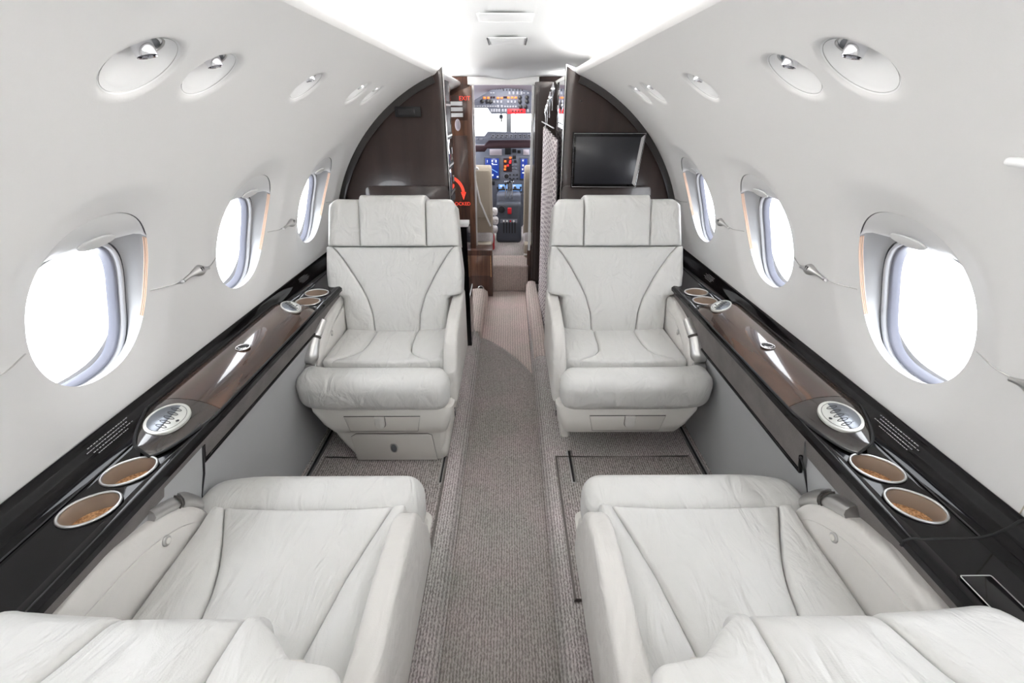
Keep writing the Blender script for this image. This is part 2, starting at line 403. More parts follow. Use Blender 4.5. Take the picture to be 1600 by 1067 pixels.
# ================================================================== CABIN SHELL
R0, ZC = 0.98, 0.675
def WP(sx, y, phi, off=0.0):
    a = rad(phi); return (sx*(R0+off)*cos(a), y, ZC+(R0+off)*sin(a))
WIN_Y = [0.972, 1.622, 2.265]; WIN_BACK = [0.325, -0.32, -0.965]
PITCHY = 0.6425
WPHI, WA, WB, WN = 21.9, 0.168, 0.207, 2.25
PH0, PH1, PH2 = 2.5, 46.0, 68.7
YB = 2.60
LIGHT_Y = {-1: [(0.812, 0.066), (0.992, 0.060), (1.448, 0.056), (1.918, 0.056), (2.122, 0.054)],
           1: [(0.812, 0.066), (0.990, 0.060), (1.448, 0.056), (1.918, 0.056), (2.108, 0.054)]}
def sup(a, b, n, th):
    c, s = cos(th), sin(th)
    return (a*math.copysign(abs(c)**(2/n), c), b*math.copysign(abs(s)**(2/n), s))
def cell(V, Fc, sx, y0, y1, p0, p1, yc, pc, a, b, n, prof, K=22, rings=14):
    # rectangular wall cell (y0..y1, phi p0..p1) with a rounded opening; prof(q) -> outward recess
    deg = R0*PI/180
    bd = []
    for k in range(K): bd.append((y0+(y1-y0)*k/K, p0))
    for k in range(K): bd.append((y1, p0+(p1-p0)*k/K))
    for k in range(K): bd.append((y1-(y1-y0)*k/K, p1))
    for k in range(K): bd.append((y0, p1-(p1-p0)*k/K))
    base = len(V); N = len(bd)
    hw, hh = (y1-y0)/2, (p1-p0)/2*deg
    for r in range(rings+1):
        t = (r/rings)**1.6
        for (yy, pp) in bd:
            s1, w1 = yy-yc, (pp-pc)*deg
            th = math.atan2(w1/hh, s1/hw)
            s0, w0 = sup(a, b, n, th)
            s, w = s0+(s1-s0)*t, w0+(w1-w0)*t
            q = ((abs(s)/a)**n+(abs(w)/b)**n)**(1/n)
            V.append(WP(sx, yc+s, pc+w/deg, prof(q)))
    for r in range(rings):
        for k in range(N):
            Fc.append([base+r*N+k, base+r*N+(k+1) % N, base+(r+1)*N+(k+1) % N, base+(r+1)*N+k])
def wprof(q): t = min(1, max(0, (q-1.0)/0.42)); return 0.022*((1-t) if t < 0.7 else 0.3*((1-t)/0.3)**2*0.5+0.15*(1-t)/0.3)
def lprof(q): return 0.005*(1-smooth01((q-1.0)/0.10))
def grid(V, Fc, sx, y0, y1, p0, p1, ny, npp):
    base = len(V)
    for i in range(ny+1):
        for j in range(npp+1): V.append(WP(sx, y0+(y1-y0)*i/ny, p0+(p1-p0)*j/npp))
    for i in range(ny):
        for j in range(npp):
            a = base+i*(npp+1)+j; Fc.append([a, a+1, a+npp+2, a+npp+1])
YA = -0.98-PITCHY/2
for sx, nm in ((-1, 'wall_left'), (1, 'wall_right')):
    V, Fc = [], []
    ys = sorted(WIN_BACK+WIN_Y)
    for i, yc in enumerate(ys):
        y0 = YA if i == 0 else (ys[i-1]+yc)/2; y1 = (ys[i+1]+yc)/2 if i < 5 else YB
        cell(V, Fc, sx, y0, y1, PH0, PH1, yc, WPHI, WA, WB, WN, wprof)
    Ls = LIGHT_Y[sx]; edges = [0.60]+[(Ls[i][0]+Ls[i+1][0])/2 for i in range(4)]+[YB]
    for i, (yc, r) in enumerate(Ls):
        cell(V, Fc, sx, edges[i], edges[i+1], PH1, PH2, yc, 56.0, r, r, 2, lprof, K=16, rings=10)
    grid(V, Fc, sx, YA, 0.60, PH1, PH2, 10, 16)
    # vestibule wall beyond the bulkhead
    if sx > 0: grid(V, Fc, sx, YB, 3.86, -35, PH2, 8, 26)
    else:                                             # open entry door on the left of the vestibule
        grid(V, Fc, sx, YB, 3.34, -35, PH2, 6, 26); grid(V, Fc, sx, 3.67, 3.86, -35, PH2, 2, 26); grid(V, Fc, sx, 3.34, 3.67, 48, PH2, 3, 6)
    # valance lip at the top of the wall, then shelf under the cove lamps
    lip = [WP(1, 0, PH2)[0::2], (0.345, 1.596), (0.341, 1.606), (0.345, 1.617), (0.358, 1.622), (0.42, 1.60), (0.56, 1.585), (0.60, 1.60)]
    base = len(V); ny = 20; lip = [(a+0.0006, b+0.0002) for a, b in lip]
    for i in range(ny+1):
        y = YA+(3.86-YA)*i/ny; drop = 0.0 if y < 2.7 else (y-2.7)*0.035
        for (x, z) in lip: V.append((sx*x, y, z-drop*0))
    for i in range(ny):
        for j in range(len(lip)-1):
            a = base+i*len(lip)+j; Fc.append([a, a+1, a+len(lip)+1, a+len(lip)])
    b = bmesh.new(); me = bpy.data.meshes.new(nm)
    me.from_pydata([tuple(v) for v in V], [], Fc); b.from_mesh(me); bmesh.ops.remove_doubles(b, verts=b.verts, dist=1e-4)
    bmesh.ops.recalc_face_normals(b, faces=b.faces); b.to_mesh(me); b.free()
    wo = struct(link(nm, me, None, 'wall'))
    # seam line at elbow-rail height, following the wall, broken at every window
    for (ya, yb_) in ((-0.13, 0.13), (0.50, 0.793), (1.145, 1.448), (1.80, 2.09), (2.44, 2.598)):
        pts = []
        yc = min(ys, key=lambda v: abs(v-(ya-0.19)))
        for k in range(15):
            y = ya+(yb_-ya)*k/14; dmin = 9
            for c in ys:
                w = (19.2-WPHI)*R0*PI/180; q = ((abs(y-c)/WA)**WN+(abs(w)/WB)**WN)**(1/WN); dmin = min(dmin, q)
            pts.append(WP(sx, y, 19.2, wprof(dmin)-0.0015 if dmin >= 1 else 0.02))
        o = tube('panel_seam', pts, 0.0013, 'satin', wo, n=6)
    # outer skin so that no daylight leaks in around the linings (openings kept at the windows)
    V, Fc = [], []
    for i, yc in enumerate(ys):
        y0 = YA if i == 0 else (ys[i-1]+yc)/2; y1 = (ys[i+1]+yc)/2 if i < 5 else YB
        cell(V, Fc, sx, y0, y1, -45, PH1, yc, WPHI, 0.20, 0.225, 2.4, lambda q: 0.115, K=14, rings=3)
    base = len(V)
    for y in (YA, YB):
        for j in range(0, 27): a = rad(PH1+(90-PH1)*j/26.0); V.append((sx*(R0+0.115)*cos(a), y, ZC+(R0+0.115)*sin(a)))
    for j in range(26): Fc.append([base+j, base+j+1, base+27+j+1, base+27+j])
    base = len(V)
    ysk = (YB, 3.34, 3.67, 3.9)
    for y in ysk:
        for j in range(0, 37): a = rad(-45+135*j/36.0); V.append((sx*(R0+0.115)*cos(a), y, ZC+(R0+0.115)*sin(a)))
    for i in range(3):
        for j in range(36):
            if sx < 0 and i == 1 and 6 <= j < 25: continue
            Fc.append([base+37*i+j, base+37*i+j+1, base+37*i+37+j+1, base+37*i+37+j])
    struct(mk('trim_%d' % (1 if sx < 0 else 2), V, Fc, 'wall'))['label'] = 'outer fuselage skin behind the cabin lining'

# ceiling
V, Fc = [], []
prof = [(-0.60, 1.60), (-0.57, 1.645), (-0.50, 1.675), (-0.40, 1.70), (-0.2, 1.722), (0, 1.728), (0.2, 1.722), (0.40, 1.70), (0.50, 1.675), (0.57, 1.645), (0.60, 1.60)]
pp = [(p.x, p.y) for p in catmull([(a, b, 0) for a, b in prof], 3)]
st = [(YA, 0, 1), (2.3, 0, 1), (2.6, -0.008, 1), (2.85, -0.04, 1), (3.0, -0.062, 1), (3.3, -0.085, 1), (3.88, -0.105, 1)]
for (y, dz, s) in st:
    for (x, z) in pp: V.append((x, y, max(1.585, z+dz*(1-abs(x)/0.75))))
n = len(pp)
for i in range(len(st)-1):
    for k in range(n-1): Fc.append([i*n+k, i*n+k+1, (i+1)*n+k+1, (i+1)*n+k])
ceil = struct(mk('ceiling', V, Fc, 'ceil'))
# hatch outline and speaker slots in the ceiling
hatch = tag(empty('ceiling_hatch', (0, 1.93, 1.722)), 'flat white access hatch with thin raised frame in the middle of the ceiling', 'hatch')
slab('hatch_panel', rrect(0, 0, 0.092, 0.075, 0.008), 0, 0.004, 0.002, 'ceil', lambda a, b, w: (a, b, -w-(a/0.1)**2*0.0005), hatch)
tube('hatch_frame', [(a, b, -0.0035) for a, b in rrect(0, 0, 0.096, 0.080, 0.008)], 0.0015, 'white', hatch, closed=True, n=6)
h2 = tag(empty('ceiling_panel', (0.004, 2.50, 1.716)), 'small white ceiling panel with slim side slots ahead of the hatch', 'panel')
slab('panel_plate', rrect(0, 0, 0.085, 0.12, 0.006), 0, 0.003, 0.0015, 'ceil', lambda a, b, w: (a, b, -w), h2)
for s in (-1, 1): box('slot', (s*0.088, 0, -0.003), (0.0022, 0.11, 0.002), 'seal', h2)

# rear wall behind the camera
V = []; Fc = []
arc = [WP(1, YA, -40+i*5) for i in range(27)]
poly = [(x, YA, z) for (x, y, z) in arc]+[(-x, YA, z) for (x, y, z) in reversed(arc)]
struct(mk('wall_back', poly, [list(range(len(poly)))], 'wall', smooth=False))

# floor: dropped aisle between raised side floors
fp = [(-0.96, 0.06), (-0.235, 0.06), (-0.212, 0.052), (-0.200, 0.02), (-0.192, 0.0), (0.0, 0.0), (0.156, 0.0), (0.164, 0.02), (0.176, 0.052), (0.20, 0.06), (0.96, 0.06)]
V, Fc = [], []
YS = [YA, 0, 1, 2, 2.6, 3.2, 3.86]
for y in YS:
    for (x, z) in fp: V.append((x, y, z))
n = len(fp)
for i in range(len(YS)-1):
    for k in range(n-1): Fc.append([i*n+k, i*n+k+1, (i+1)*n+k+1, (i+1)*n+k])
struct(mk('floor', V, Fc, 'carpet'))
# aisle runner
tag(slab('carpet_runner', [(-0.190, -1.2), (0.154, -1.2), (0.154, 2.35), (0.10, 2.47), (-0.02, 2.68), (-0.12, 2.80), (-0.190, 2.86)], 0, 0.006, 0.003, 'runner',
    lambda a, b, w: (a, b, w), None), 'long ribbed grey brown carpet runner down the middle of the aisle', 'carpet')
tag(slab('vestibule_carpet', [(0.150, 2.37), (0.150, 3.79), (-0.17, 3.79), (-0.185, 2.88), (-0.12, 2.82), (-0.02, 2.70), (0.10, 2.49)], 0, 0.004, 0.002, 'beige',  # lighter tone and slanted edge partly carry the entry door's daylight, painted in
    lambda a, b, w: (a, b, w), None), 'beige plush carpet before the cockpit step, its slanted bright shape partly painted daylight', 'carpet')
for s, lab in ((-1, 'left'), (1, 'right')):
    mt = tag(empty('carpet_mat', (0, 0, 0.06)), 'ribbed grey carpet mat with bound edges between the two %s seats' % lab, 'carpet mat', 'bound carpet mats between facing seats')
    x0, x1 = s*0.235+(-0.03 if s < 0 else -0.02), s*0.80
    pl = [(min(x0, x1), 0.90), (max(x0, x1), 0.90), (max(x0, x1), 1.56), (min(x0, x1), 1.56)]
    slab('mat_field', pl, 0, 0.007, 0.003, 'mat', lambda a, b, w: (a, b, w), mt)
    tube('mat_binding', [(a, b, 0.006) for a, b in pl], 0.006, 'binding', mt, closed=True, n=8)

# ================================================================== WINDOWS
def ringpts(sx, yc, a, b, n, off, N=64, dw=0.0):
    out = []
    for k in range(N):
        s, w = sup(a, b, n, 2*PI*k/N); out.append(WP(sx, yc+s, WPHI+(w+dw)/(R0*PI/180), off))
    return out
def bowl(name, rings, m, parent): return loft(name, rings, m, parent, cap0=False, cap1=False)
wi = 0
WPARTS = None
def window(sx, yc, idx, proto=None):
    nm = 'window_%d' % idx
    e = empty(nm, (0, yc, 0)); struct(e)
    R = lambda a, b, n, off, dw=0.0: ringpts(sx, 0, a, b, n, off, dw=dw)
    # lining: the deep reveal from the opening edge back to the frame, which sits a little lower
    D_ = -0.070
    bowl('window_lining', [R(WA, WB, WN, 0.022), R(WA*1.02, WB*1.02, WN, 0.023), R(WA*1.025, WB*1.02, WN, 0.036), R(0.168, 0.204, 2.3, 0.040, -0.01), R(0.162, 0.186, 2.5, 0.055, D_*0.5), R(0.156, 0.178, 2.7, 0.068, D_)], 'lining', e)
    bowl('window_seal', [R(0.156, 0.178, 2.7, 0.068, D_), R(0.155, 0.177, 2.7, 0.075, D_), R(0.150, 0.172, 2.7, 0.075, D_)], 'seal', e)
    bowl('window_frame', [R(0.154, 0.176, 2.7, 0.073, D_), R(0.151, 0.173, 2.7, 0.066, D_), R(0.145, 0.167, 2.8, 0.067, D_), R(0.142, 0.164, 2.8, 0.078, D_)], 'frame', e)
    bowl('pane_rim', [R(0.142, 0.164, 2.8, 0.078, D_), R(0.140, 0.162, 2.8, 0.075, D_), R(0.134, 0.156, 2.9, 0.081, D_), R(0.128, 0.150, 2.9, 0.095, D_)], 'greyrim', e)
    # pane
    v = R(0.132, 0.154, 2.9, 0.088, D_); mk('window_pane', v, [list(range(len(v)))], 'pane', e, smooth=False)
    # tan edge of the folded pleated shade, in the gap on the two upright sides
    for c0 in (0, 180):
        for q, (da, of) in enumerate(((0.003, 0.0250), (0.0025, 0.0285), (0.001, 0.0320))):
            pts = []
            for k in range(17):
                th = rad(c0-30+58*k/16.0); s, w = sup(WA+da, WB+da, WN, th); pts.append(WP(sx, s, WPHI+w/(R0*PI/180), of))
            tube('shade_edge', pts, 0.0016, 'tan', e, n=5)
    # folded shade cassette with its pull tab hanging at the top of the opening
    rows = []
    for k in range(25):
        sx_ = -0.150+0.300*k/24
        wt = WB*0.99*(1-(abs(sx_)/(WA*0.99))**WN)**(1/WN); wb_ = 0.118-0.006*(sx_/0.145)**2
        wt = max(wt, wb_+0.002)
        rows.append([WP(sx, sx_, WPHI+(wt+(wb_-wt)*q)/(R0*PI/180), 0.024+0.020*q**1.5-0.003*sin(PI*q)) for q in (0, 0.15, 0.35, 0.6, 0.85, 1.0)])
        rows[-1].append(WP(sx, sx_, WPHI+wb_/(R0*PI/180), 0.072))
    loft('shade_cassette', rows, 'shade', e, closed=False)
    pts = [(0.050*cos(2*PI*k/20), 0.017*sin(2*PI*k/20)) for k in range(20)]
    slab('pull_tab', pts, 0, 0.006, 0.003, 'shade', lambda a, b, w: WP(sx, a, WPHI+(0.136+b)/(R0*PI/180), 0.031-b*0.25-w), e)
    return e
for sx in (-1, 1):
    for yc in WIN_Y+WIN_BACK:
        wi += 1; window(sx, yc, wi)
tube('panel_seam', [WP(1, 0.615, 3.5+12*k/12, -0.0005) for k in range(13)], 0.0012, 'cp_beige', bpy.data.objects['wall_right'], n=5)
wc = tag(empty('wall_clip', WP(1, 0.618, 45.6, -0.008)), 'small white rounded tab on the right wall at the photo edge', 'clip')
rbox('clip_body', (0, 0.0, 0), (0.008, 0.032, 0.006), 0.006, 'white', wc, n=3); rbox('clip_foot', (0.006, -0.005, 0.006), (0.008, 0.012, 0.008), 0.005, 'white', wc, n=3)
ordn = ['nearest', 'middle', 'farthest']

# spindle fittings on the wall seam between the windows
def fitting(sx, yc, lab, real=True):
    e = tag(empty('wall_fitting', WP(sx, yc, 19.2, 0)), lab, 'fitting', 'spindle fittings on the wall seam')
    rf = lambda t: 0.0045+0.0125*math.exp(-((t-0.58)/0.20)**2)
    P0 = Vector(WP(sx, yc, 19.2, 0))
    tube('spindle_body', [Vector(WP(sx, yc-0.055+0.12*t/14, 19.2+0.5*sin(PI*t/14), -0.006))-P0 for t in range(15)], 0.01, 'satin', e, n=12, rfn=rf)
    disc('end_screw', tuple(Vector(WP(sx, yc-0.058, 19.2, -0.006))-P0), 0.0048, 0.006, 'white', e, axis='Y', n=12)
    for k in range(2): box('groove', tuple(Vector(WP(sx, yc+0.008+0.008*k, 20.3, -0.017))-P0), (0.002, 0.0012, 0.005), 'seal', e)
for sx, sd in ((-1, 'left'), (1, 'right')):
    fitting(sx, 1.30, 'larger silver spindle fitting on the %s wall between nearest and middle windows' % sd)
    fitting(sx, 1.95, 'small silver spindle fitting on the %s wall between middle and farthest windows' % sd)
    fitting(sx, 0.635, 'silver spindle fitting at the %s edge of the view, aft of the nearest window' % sd)

# ================================================================== READING LIGHTS
def reading_light(sx, yc, r, lab, big, turn):
    C0 = Vector(WP(sx, yc, 56.0)); e = tag(empty('reading_light', C0), lab, 'reading light', 'recessed reading lights along the walls')
    deg = R0*PI/180
    def P(s, w, off): return Vector(WP(sx, yc+s, 56.0+w/deg, off))-C0
    rings = []
    for i in range(11):
        q = 1-i/10.0
        row = []
        for k in range(40):
            th = 2*PI*k/40; s, w = r*q*cos(th), r*q*sin(th)
            dep = 0.004+0.018*(1-q*q)*(1+0.6*(w/r))
            if i == 0: dep = 0.004
            if i == 1: s, w, dep = r*0.965*cos(th), r*0.965*sin(th), 0.007
            row.append(P(s, w, dep))
        rings.append(row)
    loft('dish', rings, 'white', e, cap0=False, cap1=True)
    tube('bezel_line', [P(r*0.955*cos(2*PI*k/36), r*0.955*sin(2*PI*k/36), 0.0055) for k in range(36)], 0.0005, 'satin', e, closed=True, n=5)
    # chrome socket in the upper half and the swivelling lamp head
    cw = r*0.50
    tube('socket_ring', [P(r*0.42*cos(2*PI*k/28), cw+r*0.30*sin(2*PI*k/28), 0.015) for k in range(28)], 0.0022, 'satin', e, closed=True, n=8)
    v = [P(r*0.40*cos(2*PI*k/28), cw+r*0.28*sin(2*PI*k/28), 0.017) for k in range(28)]
    mk('socket_floor', v, [list(range(28))], 'greypanel', e, smooth=False)
    c = P(-r*0.22, cw*1.02, 0.020); ax = (P(turn*r*0.25, -0.1*r, -0.030)-c).normalized()
    ax = Vector((-sx*0.25, -0.15*turn*0, -1)).normalized()
    t1 = ax.cross(Vector((0, 1, 0))).normalized(); t2 = ax.cross(t1)
    prof = [(-0.016, 0.55), (-0.010, 0.9), (0.0, 1.0), (0.012, 0.98), (0.024, 0.93), (0.026, 0.90), (0.0245, 0.80), (0.018, 0.78)]
    k0 = r/0.066*0.86
    rings = [[c+ax*(d*k0)+(t1*cos(2*PI*k/24)+t2*sin(2*PI*k/24))*(0.0185*k0*f) for k in range(24)] for d, f in prof]
    loft('lamp_head', rings, 'chrome', e, cap0=True, cap1=False, sharp=40)
    rr = [c+ax*(0.019*k0)+(t1*cos(2*PI*k/24)+t2*sin(2*PI*k/24))*(0.0185*k0*0.79) for k in range(24)]
    mk('lens', rr, [list(range(24))], 'rubber', e, smooth=False)
names = ['largest and nearest', 'second nearest', 'third, standing alone,', 'fourth, first of the far pair,', 'fifth and farthest']
for sx, sd in ((-1, 'left'), (1, 'right')):
    for i, (y, r) in enumerate(LIGHT_Y[sx]):
        reading_light(sx, y, r, '%s round recessed reading light high on the %s wall' % (names[i], sd), i == 0, 1)

# ================================================================== SIDE LEDGES
# profile (x, z) from the wall inwards
LP = [(0.982, 0.747), (0.972, 0.752), (0.964, 0.748), (0.952, 0.730), (0.932, 0.712), (0.914, 0.705), (0.906, 0.7035), (0.900, 0.702), (0.80, 0.699), (0.785, 0.702), (0.775, 0.701), (0.766, 0.695), (0.766, 0.683), (0.772, 0.678), (0.80, 0.676)]
CUPS = [0.681, 0.791, 1.815, 1.917]
CX = 0.850
def beanr(th, f=1.0, al=148):
    # waisted oval lying at a slant across the ledge, in polar form
    a, b = 0.0505, 0.043; t = th-rad(al); r = 1/math.sqrt((cos(t)/a)**2+(sin(t)/b)**2)
    r *= f*(1-0.07*max(0, -sin(t))**6)
    return (r*cos(th), r*sin(th))
def ledge(sx):
    sd = 'left' if sx < 0 else 'right'
    e = tag(empty('side_ledge', (sx*0.87, 1.0, 0.69)), 'long glossy black ledge running under the windows of the %s wall' % sd, 'ledge')
    X = lambda x, y, z: (sx*(x-0.87), y-1.0, z-0.69)
    V, Fc = [], []
    # strips along y; the flat zone (x .80...90) gets holes for the cups
    def strip(pts, y0, y1, ny=1):
        b = len(V)
        for i in range(ny+1):
            y = y0+(y1-y0)*i/ny
            for (x, z) in pts: V.append(X(x, y, z))
        n = len(pts)
        for i in range(ny):
            for k in range(n-1): Fc.append([b+i*n+k, b+i*n+k+1, b+(i+1)*n+k+1, b+(i+1)*n+k])
    yF = 2.598
    segs = [(YA, 0.598), (0.602, yF)] if sx > 0 else [(YA, 0.602), (0.602, yF)]
    for a, b_ in segs:
        strip(LP[:8], a, b_); strip(LP[8:], a, b_)
    # flat zone with cup holes
    zc_ = lambda x: 0.699+(x-0.80)*0.03
    def flat(y0, y1): strip([(0.900, 0.702), (0.80, 0.699)], y0, y1)
    cur = YA
    hs = 0.052; AL = lambda c: 148 if c < 1.2 else 200
    flat(YA, 0.598 if sx > 0 else 0.602)
    cur = 0.602
    for c in CUPS:
        flat(cur, c-hs); b = len(V); K = 14
        bd = [(0.80+0.1*k/K, c-hs) for k in range(K)]+[(0.90, c-hs+2*hs*k/K) for k in range(K)]+[(0.90-0.1*k/K, c+hs) for k in range(K)]+[(0.80, c+hs-2*hs*k/K) for k in range(K)]
        for (x, y) in bd: V.append(X(x, y, zc_(x)))
        for (x, y) in bd:
            th = math.atan2((y-c)/hs, (x-0.85)/0.05); dx, dy = beanr(th, 1, AL(c)); V.append(X(CX+dx, c+dy, zc_(CX+dx)))
        N = len(bd)
        for k in range(N): Fc.append([b+k, b+(k+1) % N, b+N+(k+1) % N, b+N+k])
        cur = c+hs
    flat(cur, yF)
    o = mk('ledge_body', V, Fc, 'black', e, sharp=35)
    # fine bright bead along the crease and the inner edge
    for (x, z) in ((0.908, 0.7060), (0.778, 0.7015)):
        tube('ledge_bead', [X(x, y, z) for y in ((0.602 if sx > 0 else YA), 1.2, 1.9, yF)], 0.0016, 'rubber', e, n=6)
    # joint where the next ledge section starts, and inset cover behind it
    if sx > 0:
      tube('ledge_joint', [X(x, 0.600, z-0.001) for x, z in LP[:13]], 0.0032, 'matte', e, n=6)
      cov = slab('inset_cover', rrect(0, 0, 0.026, 0.075, 0.003, 2), 0, 0.003, 0.001, 'black', lambda a, b, w: X(0.828+a, 0.445+b, 0.700+w), e)
      tube('cover_edging', [X(0.828+a, 0.445+b, 0.7025) for a, b in rrect(0, 0, 0.0275, 0.0765, 0.003, 2)], 0.001, 'satin', e, closed=True, n=5)
    # cup holders
    for c in CUPS:
        ch = tube('cup_holder', [X(CX+beanr(2*PI*k/40, 1.03, AL(c))[0], c+beanr(2*PI*k/40, 1.03, AL(c))[1], zc_(0.85)+0.002) for k in range(40)], 0.0032, 'satin', e, closed=True, n=8)
        ch['label'] = 'brushed metal cup holder with cork floor'
        rings = []
        for (f, dz) in ((1.0, 0.001), (0.98, -0.01), (0.96, -0.022), (0.95, -0.038)):
            rings.append([X(CX+beanr(2*PI*k/40, f, AL(c))[0], c+beanr(2*PI*k/40, f, AL(c))[1], zc_(0.85)+dz) for k in range(40)])
        loft('cup_wall', rings, 'cup', ch, cap0=False, cap1=False)
        v = [X(CX+beanr(2*PI*k/40, 0.95, AL(c))[0], c+beanr(2*PI*k/40, 0.95, AL(c))[1], 0.665) for k in range(40)]
        mk('cork_pad', v, [list(range(40))], 'cork', ch, smooth=False)
    # domed veneer lid over the folding table
    L0, L1 = 0.835, 1.745
    def half(y):
        t = (y-L0)
        return (0.012 if t < 0.001 else 0.085*min(1, (t/0.165))**0.55) if y < 1.0 else (0.085 if y < L1-0.05 else 0.085-0.03*(1-math.sqrt(max(0, 1-((y-(L1-0.05))/0.05)**2))))
    def cxl(y): return 0.862 if y > 1.0 else 0.862-0.018*((1.0-y)/0.165)
    def lid_part(name, y0, y1, m, parent, dz=0.0, ny=14):
        rings = []
        for i in range(ny+1):
            y = y0+(y1-y0)*(i/ny)
            h = half(y); c = cxl(y); row = []
            bulge = 0.022*min(1, h/0.085)
            if y > L1-0.03: bulge *= 1-0.5*((y-(L1-0.03))/0.03)**2
            for k in range(17):
                u = -1+2*k/16.0; x = c+u*h
                row.append(X(x, y, 0.703+0.022*(0.5+0.5*u)+bulge*(1-abs(u)**2.4)+dz))
            row.append(X(c+h, y, 0.715)); row.append(X(c-h, y, 0.697))
            rings.append(row)
        return loft(name, rings, m, parent, sharp=40)
    def rim(y):  return half(y)+0.006
    pts = []
    ysq = [L0+0.001+(1.0-L0)*(i/14.0)**1.8 for i in range(15)]+[1.1, 1.3, 1.5, L1-0.05, L1-0.03, L1-0.015, L1-0.002]
    tube('lid_gasket', [X(cxl(y)-half(y)-0.003, y, 0.704) for y in ysq]+[X(cxl(y)+half(y)+0.003, y, 0.727) for y in reversed(ysq)], 0.0035, 'matte', e, closed=True, n=6)
    lid = lid_part('table_lid', 1.03, L1, 'lid', e, ny=20); lid['label'] = 'dark veneer lid with a round finger recess'
    lend = lid_part('lid_end', L0+0.001, 1.028, 'lidend', e, ny=20)
    tube('finger_recess', [X(0.862+0.021*cos(2*PI*k/28), 1.325+0.021*sin(2*PI*k/28), 0.7385) for k in range(28)], 0.0024, 'chrome', lid, closed=True, n=8)
    disc('recess_floor', X(0.862, 1.325, 0.7370), 0.0205, 0.0022, 'matte', lid)
    tube('crescent_notch', [X(0.862+0.014*cos(rad(a)), 1.325+0.012*sin(rad(a)), 0.7395) for a in range(200, 341, 14)], 0.0022, 'chrome', lid, n=6)
    # oval control panel on the near end and at the far end
    def control(yc, cx, rx, ry, par, name, tilt=0.0, up=0.0, xs=0.10, qf=None):
        base = lambda x, y: 0.699+0.022*(0.5+0.5*max(-1, min(1, (x-0.862)/0.085)))+0.0125
        Q = qf or (lambda a, b, w: X(cx+a, yc+b, 0.7395+(a)*xs+b*tilt+w+up))
        oval = [(rx*cos(2*PI*k/40), ry*sin(2*PI*k/40)) for k in range(40)]
        p = slab(name, oval, -0.006, 0.002, 0.0015, 'silverface', Q, par, n=2)
        ins = [(0.84*rx*cos(2*PI*k/40), 0.84*ry*sin(2*PI*k/40)) for k in range(40)]
        tube('face_line', [Q(a, b, 0.0022) for a, b in ins], 0.0006, 'seal', p, closed=True, n=4)
        # dark upper half
        top = [(a, b) for a, b in ins if a > -0.15*rx+0.0001]
        top.sort(key=lambda q: math.atan2(q[1], q[0]-0.1*rx))
        wav = top
        slab('dark_half', wav, 0.002, 0.0030, 0.0003, 'greypanel', Q, p, n=1)
        for k in range(5):
            b0 = (-2+k)*0.27*ry; a0 = -0.10*rx
            tube('slot', [Q(a0+0.30*rx*sin(2*PI*j/16), b0+0.065*ry*cos(2*PI*j/16)+0.12*ry*sin(2*PI*j/16)*0.4, 0.0034) for j in range(16)], 0.0008, 'rubber', p, closed=True, n=5)
            disc('slot_dot', Q(a0+0.42*rx, b0+0.10*ry, 0.003), 0.0016, 0.001, 'print', p, n=8, bev=0.0003)
        disc('jack_hole', Q(-0.62*rx, 0.12*ry*-1, 0.002), 0.004, 0.0014, 'rubber', p, n=14, bev=0.0004)
        return p
    control(0.945, 0.856, 0.047, 0.057, lend, 'control_panel', tilt=0.10, up=-0.0055, xs=0.12)
    control(1.69, 0.86, 0.034, 0.058, e, 'far_control_panel', qf=lambda a, b, w: X(0.852+0.66*a+0.70*b, 1.670-0.70*a+0.66*b, 0.7390+0.06*a+0.10*b+w))
    # fine print on the outer bank of the ledge
    for (yy, n_, s_) in ((0.875, 5, 1.0), (2.03, 5, 0.75)):
        for r_ in range(n_):
            x = 0.9400+0.0052*r_*s_; z = 0.7213+0.0052*r_*s_
            rows = 15
            ln = 0.062*s_*(1.0 if r_ in (1, 2, 3) else 0.75)
            yy0 = yy-ln+(0.01 if r_ % 2 else 0)
            for q in range(rows):
                w_ = ln*2/rows*random.uniform(0.62, 0.88)
                yq = yy0+2*ln*q/rows
                v = [X(x, yq, z+0.0006), X(x+0.0013*s_, yq, z+0.0019*s_), X(x+0.0013*s_, yq+w_, z+0.0019*s_), X(x, yq+w_, z+0.0006)]
                PR.append((sx, v))
    mv, mf = [], []
    for s2, v in PR:
        if s2 == sx:
            b = len(mv); mv += v; mf.append([b, b+1, b+2, b+3])
    pr = mk('placard_print', mv, mf, 'print', e, smooth=False, fix=False); pr['kind'] = 'stuff'
    # suede band below the ledge with its black lower lip
    pass
    return e
PR = []
ledge(-1); ledge(1)
